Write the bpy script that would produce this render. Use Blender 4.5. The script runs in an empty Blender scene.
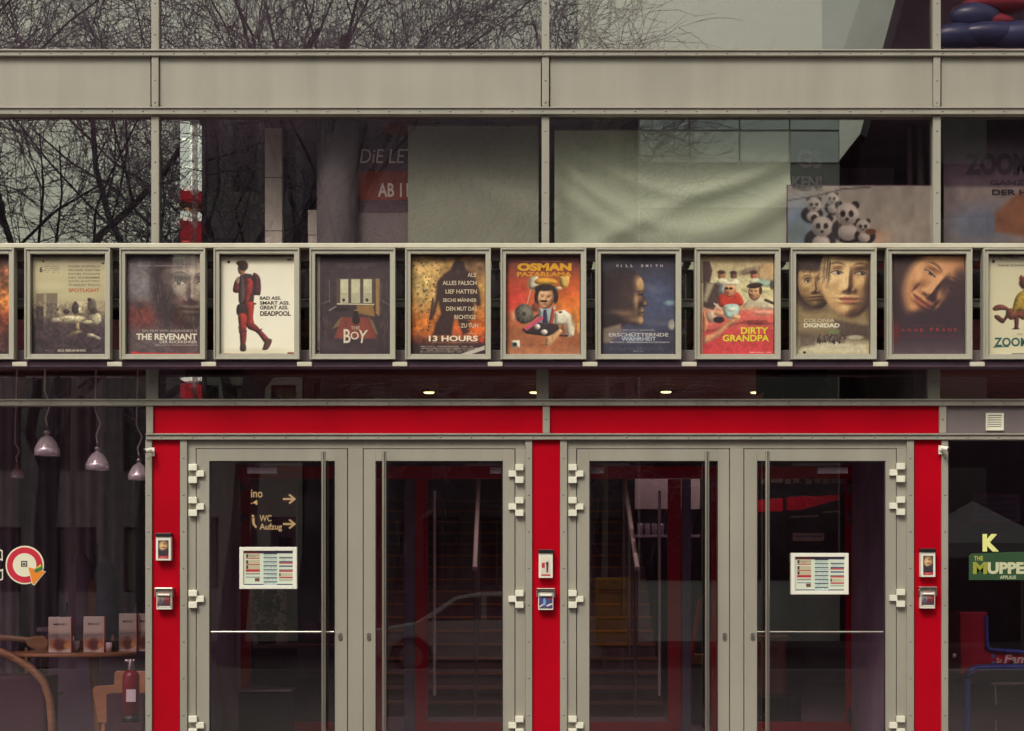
import bpy, bmesh, math, random
import numpy as np
from mathutils import Vector, Matrix
R = math.radians
S = bpy.context.scene
COL = S.collection

# ------------------------------------------------------------------ camera, sky, sun, exposure
CAM_Y, EYE, PPM = -15.0, 1.5, 125.0      # camera distance, eye height, pixels per metre on the facade
HORIZON = 580.0
cam_d = bpy.data.cameras.new("camera")
cam = bpy.data.objects.new("camera", cam_d); COL.objects.link(cam)
cam.location = (0, CAM_Y, EYE); cam.rotation_euler = (R(90), 0, 0)
cam_d.sensor_width = 36; cam_d.lens = 36 * PPM * abs(CAM_Y) / 1024
cam_d.shift_y = (HORIZON - 365.5) / 1024
cam_d.clip_start = 0.1; cam_d.clip_end = 2000
S.camera = cam

W = bpy.data.worlds.new("World"); S.world = W; W.use_nodes = True
nt = W.node_tree; nt.nodes.clear()
sky = nt.nodes.new("ShaderNodeTexSky"); sky.sky_type = 'NISHITA'; sky.sun_disc = False
sky.sun_elevation = R(46); sky.sun_rotation = R(205); sky.dust_density = 4; sky.air_density = 1.2
hs = nt.nodes.new("ShaderNodeHueSaturation"); hs.inputs['Saturation'].default_value = 0.22
tint = nt.nodes.new("ShaderNodeMix"); tint.data_type = 'RGBA'; tint.blend_type = 'MULTIPLY'
tint.inputs[0].default_value = 1.0; tint.inputs[7].default_value = (1.0, 0.985, 0.86, 1)
bg = nt.nodes.new("ShaderNodeBackground"); bg.inputs['Strength'].default_value = 0.125
wo = nt.nodes.new("ShaderNodeOutputWorld")
nt.links.new(sky.outputs[0], hs.inputs['Color']); nt.links.new(hs.outputs[0], tint.inputs[6])
nt.links.new(tint.outputs[2], bg.inputs[0]); nt.links.new(bg.outputs[0], wo.inputs[0])

sun_d = bpy.data.lights.new("sun", 'SUN'); sun_d.energy = 1.2; sun_d.angle = R(16); sun_d.color = (1, .95, .84)
sun = bpy.data.objects.new("sun", sun_d); COL.objects.link(sun)
sun.rotation_euler = (R(90 - 46), 0, R(-25))     # shines down and towards +y, from the left behind the camera
S.view_settings.view_transform = 'Standard'; S.view_settings.look = 'None'
S.view_settings.exposure = 0.44; S.view_settings.gamma = 1
S.cycles.max_bounces = 8; S.cycles.transparent_max_bounces = 24

def at(px, py, y=0.0):
    k = PPM * abs(CAM_Y) / (y - CAM_Y)
    return (px - 512) / k, EYE + (HORIZON - py) / k
def AX(px, y=0.0): return at(px, 0, y)[0]
def AZ(py, y=0.0): return at(0, py, y)[1]

# ------------------------------------------------------------------ materials
def lin(c):
    c = np.asarray(c, float) / 255
    return np.where(c <= .04045, c / 12.92, ((c + .055) / 1.055) ** 2.4)
MATS = {}
def mat(name, col, rough=.5, metal=0, var=.08, scale=6, spec=.5, bump=0, emit=0, stretch=(1, 1, 1), coat=0):
    if name in MATS: return MATS[name]
    m = bpy.data.materials.new(name); m.use_nodes = True
    n, l = m.node_tree.nodes, m.node_tree.links
    b = n['Principled BSDF']
    if max(col) > 1.0: col = tuple(lin(col))
    col = tuple(float(v) for v in col[:3])
    b.inputs['Roughness'].default_value = rough; b.inputs['Metallic'].default_value = metal
    b.inputs['Specular IOR Level'].default_value = spec
    if coat: b.inputs['Coat Weight'].default_value = coat; b.inputs['Coat Roughness'].default_value = .06
    tc = n.new('ShaderNodeTexCoord'); mp = n.new('ShaderNodeMapping'); mp.inputs['Scale'].default_value = stretch
    l.new(tc.outputs['Object'], mp.inputs[0])
    nz = n.new('ShaderNodeTexNoise'); nz.inputs['Scale'].default_value = scale; nz.inputs['Detail'].default_value = 6
    l.new(mp.outputs[0], nz.inputs['Vector'])
    rp = n.new('ShaderNodeValToRGB')
    rp.color_ramp.elements[0].position = .3; rp.color_ramp.elements[1].position = .7
    rp.color_ramp.elements[0].color = tuple(v * (1 - var) for v in col) + (1,)
    rp.color_ramp.elements[1].color = tuple(min(1, v * (1 + var)) for v in col) + (1,)
    l.new(nz.outputs['Fac'], rp.inputs[0]); l.new(rp.outputs[0], b.inputs['Base Color'])
    if bump:
        bp = n.new('ShaderNodeBump'); bp.inputs['Strength'].default_value = bump; bp.inputs['Distance'].default_value = .01
        l.new(nz.outputs['Fac'], bp.inputs['Height']); l.new(bp.outputs[0], b.inputs['Normal'])
    if emit:
        b.inputs['Emission Color'].default_value = col + (1,); b.inputs['Emission Strength'].default_value = emit
    MATS[name] = m; return m

def glass(name, tintc=(.9, .88, .88), refl=.085, wob=.0):
    if name in MATS: return MATS[name]
    m = bpy.data.materials.new(name); m.use_nodes = True
    n, l = m.node_tree.nodes, m.node_tree.links; n.clear()
    out = n.new('ShaderNodeOutputMaterial'); mix = n.new('ShaderNodeMixShader')
    tr = n.new('ShaderNodeBsdfTransparent'); tr.inputs[0].default_value = tintc + (1,)
    gl = n.new('ShaderNodeBsdfGlossy'); gl.inputs['Roughness'].default_value = 0.0
    gl.inputs[0].default_value = (.92, 1, .88, 1)
    lw = n.new('ShaderNodeLayerWeight'); lw.inputs[0].default_value = .5
    pw = n.new('ShaderNodeMath'); pw.operation = 'POWER'; pw.inputs[1].default_value = 4
    ma = n.new('ShaderNodeMath'); ma.operation = 'MULTIPLY_ADD'; ma.inputs[1].default_value = .5; ma.inputs[2].default_value = refl
    l.new(lw.outputs['Facing'], pw.inputs[0]); l.new(pw.outputs[0], ma.inputs[0])
    l.new(ma.outputs[0], mix.inputs[0]); l.new(tr.outputs[0], mix.inputs[1]); l.new(gl.outputs[0], mix.inputs[2])
    if wob:
        tc = n.new('ShaderNodeTexCoord'); nz = n.new('ShaderNodeTexNoise'); nz.inputs['Scale'].default_value = .9
        nz.inputs['Detail'].default_value = 1
        l.new(tc.outputs['Object'], nz.inputs['Vector'])
        bp = n.new('ShaderNodeBump'); bp.inputs['Strength'].default_value = wob; bp.inputs['Distance'].default_value = .02
        l.new(nz.outputs['Fac'], bp.inputs['Height']); l.new(bp.outputs[0], gl.inputs['Normal'])
    l.new(mix.outputs[0], out.inputs[0]); MATS[name] = m; return m

def painted_metal(name, col):
    """powder-coated aluminium: faint vertical weather streaks and small specks"""
    if name in MATS: return MATS[name]
    m = mat(name, col, rough=.42, var=.07, scale=1.3, stretch=(1, 1, 1), bump=.04)
    n, l = m.node_tree.nodes, m.node_tree.links; b = n['Principled BSDF']
    src = b.inputs['Base Color'].links[0].from_socket
    tc = n.new('ShaderNodeTexCoord'); mp = n.new('ShaderNodeMapping'); mp.inputs['Scale'].default_value = (2.4, 2.4, .22)
    nz = n.new('ShaderNodeTexNoise'); nz.inputs['Scale'].default_value = 2; nz.inputs['Detail'].default_value = 8
    l.new(tc.outputs['Object'], mp.inputs[0]); l.new(mp.outputs[0], nz.inputs['Vector'])
    rp = n.new('ShaderNodeValToRGB'); rp.color_ramp.elements[0].position = .35; rp.color_ramp.elements[1].position = .62
    rp.color_ramp.elements[0].color = (.74, .71, .69, 1); rp.color_ramp.elements[1].color = (1, 1, 1, 1)
    mx = n.new('ShaderNodeMix'); mx.data_type = 'RGBA'; mx.blend_type = 'MULTIPLY'; mx.inputs[0].default_value = .4
    l.new(nz.outputs['Fac'], rp.inputs[0]); l.new(src, mx.inputs[6]); l.new(rp.outputs[0], mx.inputs[7])
    l.new(mx.outputs[2], b.inputs['Base Color'])
    return m

def print_mat():
    if 'poster_print' in MATS: return MATS['poster_print']
    m = bpy.data.materials.new('poster_print'); m.use_nodes = True
    n, l = m.node_tree.nodes, m.node_tree.links; b = n['Principled BSDF']
    a = n.new('ShaderNodeVertexColor'); a.layer_name = 'ink'
    l.new(a.outputs['Color'], b.inputs['Base Color']); b.inputs['Roughness'].default_value = .55
    MATS['poster_print'] = m; return m

GREY = painted_metal('greige_painted_metal', (.335, .31, .262))
GREYD = painted_metal('taupe_painted_metal', (.18, .145, .15))
CAP = painted_metal('pale_cap_metal', (.60, .56, .45))
RED = mat('red_gloss_panel', (.44, .001, .011), rough=.28, var=.10, scale=1.6, coat=.07, spec=.2)
RIVET = mat('rivet_steel', (.30, .26, .24), rough=.35, metal=.7)
DARKGAP = mat('dark_gasket', (.018, .013, .016), rough=.7)
STEEL = mat('brushed_steel', (.55, .51, .45), rough=.28, metal=1, var=.1, scale=20, stretch=(1, 1, .1))
HINGE = mat('pale_hinge_metal', (.86, .83, .70), rough=.35, metal=.15)
WHITE = mat('white_plastic', (.80, .77, .68), rough=.4, var=.03)
BLACK = mat('black_plastic', (.012, .009, .012), rough=.4)
GLASS = glass('window_glass', (.93, .89, .91), .115, .006)
CAFEGL = glass('cafe_glass', (.92, .85, .92), .105, .005)
DGLASS = glass('door_glass', (.92, .85, .92), .072, .004)
COVER = glass('acrylic_cover', (.98, .97, .96), .013, .004)
INGLASS = glass('inner_glass', (.95, .93, .95), .025)
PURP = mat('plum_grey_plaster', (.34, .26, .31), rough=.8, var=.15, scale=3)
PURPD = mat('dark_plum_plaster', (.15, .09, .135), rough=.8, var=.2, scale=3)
FLOORM = mat('dark_floor_tile', (.34, .25, .31), rough=.3, var=.2, scale=4)
WOOD = mat('bent_plywood', (.30, .155, .06), rough=.45, var=.25, scale=4, stretch=(1, 1, 8))
WOODD = mat('brown_slats', (.70, .38, .30), rough=.6, var=.3, scale=3, stretch=(.3, 9, 1))
PLUM = mat('plum_upholstery', (.06, .014, .03), rough=.85)
CHROME = mat('polished_chrome', (.95, .95, .84), rough=.16, metal=.5, var=.02)

# ------------------------------------------------------------------ mesh builder
class MB:
    def __init__(s): s.v, s.f, s.m, s.mi, s.sm = [], [], [], [], []
    def _mi(s, m):
        if m not in s.m: s.m.append(m)
        return s.m.index(m)
    def add(s, verts, faces, m, smooth=False):
        o = len(s.v); s.v += [tuple(p) for p in verts]; k = s._mi(m)
        for f in faces: s.f.append([o + i for i in f]); s.mi.append(k); s.sm.append(smooth)
        return s
    def box(s, x0, x1, y0, y1, z0, z1, m):
        x0, x1 = sorted((x0, x1)); y0, y1 = sorted((y0, y1)); z0, z1 = sorted((z0, z1))
        v = [(x, y, z) for z in (z0, z1) for y in (y0, y1) for x in (x0, x1)]
        return s.add(v, [(0, 2, 3, 1), (4, 5, 7, 6), (0, 1, 5, 4), (2, 6, 7, 3), (0, 4, 6, 2), (1, 3, 7, 5)], m)
    def pbox(s, a, b, c, d, y0, y1, m):
        """pixel rectangle a..b, c..d measured on the plane y0, given the real depth y0..y1"""
        x0, z1 = at(a, c, y0); x1, z0 = at(b, d, y0)
        return s.box(x0, x1, y0, y1, z0, z1, m)
    def tube(s, pts, r, m, n=10, caps=True, r2=None):
        pts = [Vector(p) for p in pts]; rings = []; L = len(pts)
        up = Vector((0, 0, 1))
        for i, p in enumerate(pts):
            t = (pts[min(i + 1, L - 1)] - pts[max(i - 1, 0)]).normalized()
            u = t.cross(up if abs(t.z) < .95 else Vector((1, 0, 0))).normalized(); w = t.cross(u)
            rr = r if r2 is None else r + (r2 - r) * i / (L - 1)
            rings.append([p + u * (rr * math.cos(2 * math.pi * k / n)) + w * (rr * math.sin(2 * math.pi * k / n)) for k in range(n)])
        v = [q for g in rings for q in g]
        f = [(i * n + k, i * n + (k + 1) % n, (i + 1) * n + (k + 1) % n, (i + 1) * n + k) for i in range(L - 1) for k in range(n)]
        s.add(v, f, m, True)
        if caps:
            s.add(rings[0], [tuple(range(n))[::-1]], m); s.add(rings[-1], [tuple(range(n))], m)
        return s
    def lathe(s, prof, c, m, n=24):
        """profile of (r, z) about a vertical axis at c"""
        v = [(c[0] + r * math.cos(2 * math.pi * k / n), c[1] + r * math.sin(2 * math.pi * k / n), c[2] + z) for r, z in prof for k in range(n)]
        f = [(i * n + k, i * n + (k + 1) % n, (i + 1) * n + (k + 1) % n, (i + 1) * n + k) for i in range(len(prof) - 1) for k in range(n)]
        return s.add(v, f, m, True)
    def prism(s, pts, y0, y1, m):
        """outline in x,z pushed from y0 to y1"""
        n = len(pts)
        a = sum(pts[i][0] * pts[(i + 1) % n][1] - pts[(i + 1) % n][0] * pts[i][1] for i in range(n))
        if a < 0: pts = pts[::-1]
        v = [(x, y0, z) for x, z in pts] + [(x, y1, z) for x, z in pts]
        f = [tuple(range(n)), tuple(range(n, 2 * n))[::-1]] + [(i, i + n, (i + 1) % n + n, (i + 1) % n) for i in range(n)]
        return s.add(v, f, m)
    def prism_z(s, pts, z0, z1, m):
        n = len(pts)
        a = sum(pts[i][0] * pts[(i + 1) % n][1] - pts[(i + 1) % n][0] * pts[i][1] for i in range(n))
        if a < 0: pts = pts[::-1]
        v = [(x, y, z0) for x, y in pts] + [(x, y, z1) for x, y in pts]
        f = [tuple(range(n))[::-1], tuple(range(n, 2 * n))] + [(i, (i + 1) % n, (i + 1) % n + n, i + n) for i in range(n)]
        return s.add(v, f, m)
    def dome(s, x, y, z, r, m, n=8):
        """rivet head standing out towards the street (-y)"""
        v = [(x + r * math.cos(2 * math.pi * k / n), y, z + r * math.sin(2 * math.pi * k / n)) for k in range(n)]
        v += [(x + .7 * r * math.cos(2 * math.pi * k / n), y - r * .5, z + .7 * r * math.sin(2 * math.pi * k / n)) for k in range(n)]
        v.append((x, y - r * .7, z))
        f = [(k, (k + 1) % n, n + (k + 1) % n, n + k) for k in range(n)] + [(n + k, n + (k + 1) % n, 2 * n) for k in range(n)]
        return s.add(v, f, m, True)
    def ball(s, c, r, m, n=12, sq=(1, 1, 1)):
        v, f = [], []
        for i in range(1, n // 2):
            t = math.pi * i / (n // 2)
            for k in range(n):
                p = 2 * math.pi * k / n
                v.append((c[0] + sq[0] * r * math.sin(t) * math.cos(p), c[1] + sq[1] * r * math.sin(t) * math.sin(p), c[2] + sq[2] * r * math.cos(t)))
        q = n // 2 - 1
        f = [(i * n + k, (i + 1) * n + k, (i + 1) * n + (k + 1) % n, i * n + (k + 1) % n) for i in range(q - 1) for k in range(n)]
        a = len(v); v += [(c[0], c[1], c[2] + sq[2] * r), (c[0], c[1], c[2] - sq[2] * r)]
        f += [(a, k, (k + 1) % n) for k in range(n)] + [(a + 1, (q - 1) * n + (k + 1) % n, (q - 1) * n + k) for k in range(n)]
        return s.add(v, f, m, True)
    def build(s, name, parent=None, bevel=0, seg=2, loc=None):
        me = bpy.data.meshes.new(name)
        off = root_loc(parent) if parent else Vector(loc or (0, 0, 0))
        me.from_pydata([(a - off.x, b - off.y, c - off.z) for a, b, c in s.v], [], s.f)
        for m in s.m: me.materials.append(m)
        me.polygons.foreach_set('material_index', s.mi); me.polygons.foreach_set('use_smooth', s.sm)
        me.update()
        o = bpy.data.objects.new(name, me); COL.objects.link(o)
        if parent: o.parent = parent
        else: o.location = off
        if bevel:
            b = o.modifiers.new('bevel', 'BEVEL'); b.width = bevel; b.segments = seg; b.limit_method = 'ANGLE'; b.angle_limit = R(40)
        return o
def root_loc(o):
    while o.parent: o = o.parent
    return Vector(o.location)
def tag(o, label, cat, group=None, kind=None):
    o['label'] = label; o['category'] = cat
    if group: o['group'] = group
    if kind: o['kind'] = kind
    return o
def thing(name, label, cat, loc=(0, 0, 0), group=None):
    o = bpy.data.objects.new(name, None); COL.objects.link(o); o.location = loc; o.empty_display_size = .1
    return tag(o, label, cat, group)
def structure(o): o['kind'] = 'structure'; return o

def text_polys(s, bold=.012, shear=0):
    cu = bpy.data.curves.new('lettering', 'FONT'); cu.body = s; cu.offset = bold; cu.shear = shear
    cu.resolution_u = 3
    o = bpy.data.objects.new('lettering', cu); COL.objects.link(o)
    bpy.context.view_layer.update()
    e = o.evaluated_get(bpy.context.evaluated_depsgraph_get()); me = e.to_mesh()
    v = [tuple(q.co) for q in me.vertices]; f = [tuple(p.vertices) for p in me.polygons]
    e.to_mesh_clear(); bpy.data.objects.remove(o); bpy.data.curves.remove(cu)
    return v, f
def put_text(mb, s, x0, x1, z0, z1, y, m, bold=.012, shear=0, mirror=False):
    """text filling the rectangle x0..x1, z0..z1 on the plane y, read from the street"""
    v, f = text_polys(s, bold, shear)
    if not v: return mb
    ax, bx = min(p[0] for p in v), max(p[0] for p in v); ay, by = min(p[1] for p in v), max(p[1] for p in v)
    vv = [(x0 + (p[0] - ax) / max(1e-6, bx - ax) * (x1 - x0), y, z0 + (p[1] - ay) / max(1e-6, by - ay) * (z1 - z0)) for p in v]
    return mb.add(vv, f, m)
def pix_text(mb, s, a, c, b, d, y, m, **k):
    x0, z1 = at(a, c, y); x1, z0 = at(b, d, y)
    return put_text(mb, s, x0, x1, z0, z1, y, m, **k)

# ------------------------------------------------------------------ prints (colour stored per point of a fine grid)
class Canvas:
    def __init__(s, x0, y0, x1, y1, w=168):
        s.shade = 0; s.r = (x0, y0, x1, y1); s.w = w; s.h = int(w * (y1 - y0) / (x1 - x0))
        s.X, s.Y = np.meshgrid(np.linspace(x0, x1, s.w + 1), np.linspace(y0, y1, s.h + 1))
        s.a = np.zeros(s.X.shape + (3,)); s.texts = []; s.rng = np.random.default_rng(int(x0 * 7 + y1 + x1 * 13))
    def mixin(s, al, c): s.a += (np.asarray(c, float) - s.a) * np.clip(al, 0, 1)[..., None]; return s
    def grad(s, *st):
        """vertical gradient through (y, colour) stops"""
        ys = [q[0] for q in st]
        for k in range(3): s.a[..., k] = np.interp(s.Y, ys, [q[1][k] for q in st])
        return s
    def blob(s, x, y, rx, ry, c, a=1, soft=.5, rot=0):
        t = math.radians(rot); dx, dy = s.X - x, s.Y - y
        u = (dx * math.cos(t) + dy * math.sin(t)) / rx; v = (-dx * math.sin(t) + dy * math.cos(t)) / ry
        d = np.sqrt(u * u + v * v); al = a * np.clip((1 + soft / 2 - d) / max(soft, .02), 0, 1)
        if s.shade and rx > 12: c = s.lit(np.sqrt(np.clip(1 - np.minimum(d, .97) ** 2, 0, 1)) * min(rx, ry), c)
        return s.mixin(al, c)
    def lit(s, h, c):
        """the printed photo's own modelling: a rounded form h under light from the upper right"""
        px = (s.r[2] - s.r[0]) / s.w
        for _ in range(5):
            q = np.pad(h, 1, mode='edge'); h = (q[1:-1, 1:-1] * 2 + q[:-2, 1:-1] + q[2:, 1:-1] + q[1:-1, :-2] + q[1:-1, 2:]) / 6
        gy, gx = np.gradient(h, px); n = np.sqrt(gx * gx + gy * gy + 1)
        k = np.clip((-gx * .50 + gy * .45 + .74) / n, 0, 1.2); k = 1 + s.shade * (k / .74 - 1)
        return np.clip(np.asarray(c, float) * k[..., None], 0, 250)
    def poly(s, pts, c, a=1, soft=4):
        n = len(pts); ins = np.zeros(s.X.shape, bool); dm = np.full(s.X.shape, 1e9)
        for i in range(n):
            (xa, ya), (xb, yb) = pts[i], pts[(i + 1) % n]
            if ya != yb:
                hit = ((ya > s.Y) != (yb > s.Y)) & (s.X < (xb - xa) * (s.Y - ya) / (yb - ya) + xa); ins ^= hit
            L = (xb - xa) ** 2 + (yb - ya) ** 2 + 1e-9
            t = np.clip(((s.X - xa) * (xb - xa) + (s.Y - ya) * (yb - ya)) / L, 0, 1)
            dm = np.minimum(dm, np.hypot(s.X - xa - t * (xb - xa), s.Y - ya - t * (yb - ya)))
        if s.shade:
            r = min(26.0, float(np.where(ins, dm, 0).max()) + 1); t = 1 - np.clip(np.where(ins, dm, 0) / r, 0.04, 1)
            c = s.lit(r * np.sqrt(1 - t * t), c)
        return s.mixin(a * np.clip(.5 + np.where(ins, dm, -dm) / soft, 0, 1), c)
    def curve(s, pts, c, a=1, soft=4, n=6):
        """poly through smoothed points"""
        P = [np.array(p, float) for p in pts]; out = []; L = len(P)
        for i in range(L):
            p0, p1, p2, p3 = P[i - 1], P[i], P[(i + 1) % L], P[(i + 2) % L]
            for k in range(n):
                t = k / n; out.append(tuple(.5 * (2 * p1 + (p2 - p0) * t + (2 * p0 - 5 * p1 + 4 * p2 - p3) * t * t + (3 * p1 - p0 - 3 * p2 + p3) * t ** 3)))
        return s.poly(out, c, a, soft)
    def face(s, cx, cy, w, h, rot=0, yaw=0, light=(.5, -.5, .7), skin=(206, 160, 116), dark=(58, 42, 46), hi=(238, 206, 164), a=1, beard=0, smile=0, hair=None, gaze=0, mask=None, lip=(160, 84, 76), expo=1.0, edge=.07):
        """a generic printed face: a modelled relief under one light, then eyes, brows and lips"""
        t = math.radians(rot); dx, dy = s.X - cx, s.Y - cy
        u = (dx * math.cos(t) + dy * math.sin(t)) / w; v = (-dx * math.sin(t) + dy * math.cos(t)) / h * 1.35
        G = lambda a0, b0, ra, rb: np.exp(-((u - a0) / ra) ** 2 - ((v - b0) / rb) ** 2)
        f = lambda q: q * (1 - .28 * max(0, yaw * (1 if q > 0 else -1))) + .42 * yaw
        e2 = (u / (1 - .10 * np.clip(v, 0, 1.3) ** 2)) ** 2 + (v / 1.35) ** 2
        z = .95 * np.sqrt(np.clip(1 - np.minimum(e2, .995), 0, 1)); nx = .55 * yaw
        z = z + .17 * G(f(0) + nx * .3, .08, .10, .30) + .24 * G(f(0) + nx * .6, .36, .13, .13) + .08 * G(f(-.17), .42, .08, .08) + .08 * G(f(.17), .42, .08, .08)
        for q in (-1, 1): z = z - .17 * G(f(.38 * q), -.12, .22, .13) + .09 * G(f(.36 * q), -.34, .28, .09) + .10 * G(f(.55 * q), .18, .22, .20) + .05 * G(f(.38 * q), -.1, .13, .07) + smile * .10 * G(f(.5 * q), .34, .2, .18) - smile * .06 * G(f(.40 * q), .52, .06, .16)
        mv = .70 + smile * (-.22 * (u - f(0)) ** 2)
        z = z + .07 * np.exp(-((u - f(0)) / .30) ** 2) * (np.exp(-((v - mv + .06) / .05) ** 2) + 1.2 * np.exp(-((v - mv - .08) / .06) ** 2)) - .022 * np.exp(-((u - f(0)) / .24) ** 2) * np.exp(-((v - mv) / .03) ** 2) + .13 * G(f(0), 1.08, .22, .18)
        px = (s.r[2] - s.r[0]) / s.w; gy, gx = np.gradient(z, px); gx, gy = gx * w, gy * h / 1.35; n = np.sqrt(gx * gx + gy * gy + 1)
        L = np.array(light, float); L /= np.linalg.norm(L); k = (-gx * L[0] - gy * L[1] + L[2]) / n
        k = np.clip(.20 + .80 * k, 0, 1) ** 1.2 * expo; k = k * (1 + .16 * (s.noise(max(9, w / 6), 9) - .5) + .14 * (s.noise(5.5, 4) - .5))
        kk = k[..., None]; D, M, H = (np.asarray(q, float) for q in (dark, skin, hi))
        col = np.where(kk < .6, D + (M - D) * np.clip(kk / .6, 0, 1), M + (H - M) * np.clip((kk - .6) / .4, 0, 1))
        al = np.clip((1 - e2) / edge, 0, 1) * a
        if mask is not None: al = al * mask
        if beard: col = col * (1 - .55 * beard * np.clip(np.clip((v - .45) / .2, 0, 1) * np.clip((e2 - .02) / .25 + .5, 0, 1), 0, 1) * (.75 + .5 * s.noise(7, 3)))[..., None]
        s.a += (col - s.a) * al[..., None]
        def put(m, c, q=1): s.a += (np.asarray(c, float) - s.a) * np.clip(m * al * q, 0, 1)[..., None]
        soft = lambda d, wd: np.clip(.5 - d / wd, 0, 1)
        for q in (-1, 1):
            ex = f(.38 * q); ew = .20 * (1 - .25 * max(0, yaw * q)); ev = -.10
            d = ((u - ex) / ew) ** 2; lid = .060 * (1 - d) * (1 - .45 * smile); ins = soft(np.abs(v - ev) - lid, .03) * (d < 1)
            put(ins, np.clip(np.array((204, 190, 174)) * min(1, .30 + .8 * float(np.median(k[(np.abs(u - ex) < .1) & (np.abs(v - ev) < .06)]) if ((np.abs(u - ex) < .1) & (np.abs(v - ev) < .06)).any() else .5)), 0, 255), .85)
            r = np.hypot(u - ex - gaze * .06, v - ev + .008); put(ins * soft(r - .068, .03), (58, 44, 42)); put(ins * soft(np.hypot(u - ex - gaze * .07 - .02, v - ev + .03) - .018, .02), (220, 214, 206), .8)
            put(soft(np.abs(v - ev + lid) - .018, .03) * (d < 1.15), dark, .9); put(soft(np.abs(v - ev - lid) - .008, .04) * (d < 1), dark, .4); put(soft(np.abs(v - ev + lid + .07) - .01, .05) * (d < 1), dark, .35)
            bv = -.33 - .07 * (1 - ((u - ex) / .26) ** 2) + .02 * q * (u - ex); put(soft(np.abs(v - bv) - .024, .07) * soft(np.abs(u - ex) - .22, .16) * (.7 + .5 * s.noise(5, 2)), dark, .85)
        for q in (-1, 1): put(G(f(.09 * q) + nx * .35, .47, .055, .03), dark, .9)
        lw = .27 + .10 * smile; lx = (u - f(0)) / lw; up = mv - .10 * (1 - lx ** 2) * (1 - .35 * np.exp(-(lx / .18) ** 2)); lo = mv + .13 * (1 - lx ** 2)
        m = soft(up - v, .03) * soft(v - lo, .03) * (np.abs(lx) < 1); put(m, np.array(lip, float) * .9, .6 * (1 - .4 * beard)); put(soft(np.abs(v - mv) - .012, .03) * (np.abs(lx) < 1.04), dark, .85)
        return s
    def line(s, xa, ya, xb, yb, w, c, a=1, soft=3):
        L = (xb - xa) ** 2 + (yb - ya) ** 2 + 1e-9
        t = np.clip(((s.X - xa) * (xb - xa) + (s.Y - ya) * (yb - ya)) / L, 0, 1)
        d = np.hypot(s.X - xa - t * (xb - xa), s.Y - ya - t * (yb - ya))
        return s.mixin(a * np.clip((w / 2 - d) / soft + .5, 0, 1), c)
    def noise(s, size, seed=0):
        """smooth value noise 0..1"""
        rg = np.random.default_rng(seed + 5); out = np.zeros(s.X.shape); amp = tot = 0; amp = 1
        for o in range(3):
            q = size / 2 ** o; g = rg.random((int((s.r[3] - s.r[1]) / q) + 4, int((s.r[2] - s.r[0]) / q) + 4))
            u = (s.X - s.r[0]) / q; v = (s.Y - s.r[1]) / q; i, j = u.astype(int), v.astype(int); fu, fv = u - i, v - j
            fu = fu * fu * (3 - 2 * fu); fv = fv * fv * (3 - 2 * fv)
            out += amp * ((g[j, i] * (1 - fu) + g[j, i + 1] * fu) * (1 - fv) + (g[j + 1, i] * (1 - fu) + g[j + 1, i + 1] * fu) * fv)
            tot += amp; amp *= .55
        return out / tot
    def mottle(s, size, amt, seed=0, mask=None):
        n = (s.noise(size, seed) - .5) * 2 * amt
        if mask is not None: n = n * mask
        s.a = np.clip(s.a * (1 + n[..., None]), 0, 255); return s
    def marks(s, x0, y0, x1, y1, rows, c, a=.8, dens=.6, seed=1):
        """rows of tiny unreadable print"""
        rg = np.random.default_rng(seed); rh = (y1 - y0) / rows
        for r in range(rows):
            yy = y0 + (r + .5) * rh; x = x0 + rg.random() * 12
            while x < x1:
                w = 3 + rg.random() * 9
                if rg.random() < dens: s.line(x, yy, min(x + w, x1), yy, rh * .5, c, a * (.5 + .5 * rg.random()), 3)
                x += w + 5
        return s
    def text(s, t, x0, y0, x1, y1, c, bold=.015, shear=0): s.texts.append((t, x0, y0, x1, y1, c, bold, shear)); return s

def print_mesh(cv, X0, X1, Z0, Z1, y, name, parent):
    """the canvas as a sheet of paper filling X0..X1, Z0..Z1 at depth y"""
    off = root_loc(parent); nx, ny = cv.w + 1, cv.h + 1
    gx = X0 + (cv.X - cv.r[0]) / (cv.r[2] - cv.r[0]) * (X1 - X0); gz = Z1 - (cv.Y - cv.r[1]) / (cv.r[3] - cv.r[1]) * (Z1 - Z0)
    co = np.stack([gx - off.x, np.full(gx.shape, y - off.y), gz - off.z], -1).reshape(-1, 3)
    idx = np.arange(nx * ny).reshape(ny, nx)
    q = np.stack([idx[1:, :-1], idx[1:, 1:], idx[:-1, 1:], idx[:-1, :-1]], -1).reshape(-1, 4)
    me = bpy.data.meshes.new(name); me.vertices.add(len(co)); me.vertices.foreach_set('co', co.ravel().astype(np.float32))
    me.loops.add(q.size); me.loops.foreach_set('vertex_index', q.ravel().astype(np.int32))
    me.polygons.add(len(q)); me.polygons.foreach_set('loop_start', np.arange(0, q.size, 4, dtype=np.int32))
    at_ = me.color_attributes.new('ink', 'FLOAT_COLOR', 'POINT')
    rgba = np.ones((nx * ny, 4), np.float32); rgba[:, :3] = lin(np.clip(cv.a.reshape(-1, 3), 0, 252)) * 1.0
    at_.data.foreach_set('color', rgba.ravel()); me.update(); me.validate()
    me.materials.append(print_mat())
    o = bpy.data.objects.new(name, me); COL.objects.link(o); o.parent = parent
    if cv.texts:
        mb = MB()
        for t, a, b, c, d, colr, bold, sh in cv.texts:
            fx = lambda u: X0 + (u - cv.r[0]) / (cv.r[2] - cv.r[0]) * (X1 - X0); fz = lambda u: Z1 - (u - cv.r[1]) / (cv.r[3] - cv.r[1]) * (Z1 - Z0)
            put_text(mb, t, fx(a), fx(c), fz(d), fz(b), y - .0015, ink(colr), bold, sh)
        mb.build('lettering', o)
    return o
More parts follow.
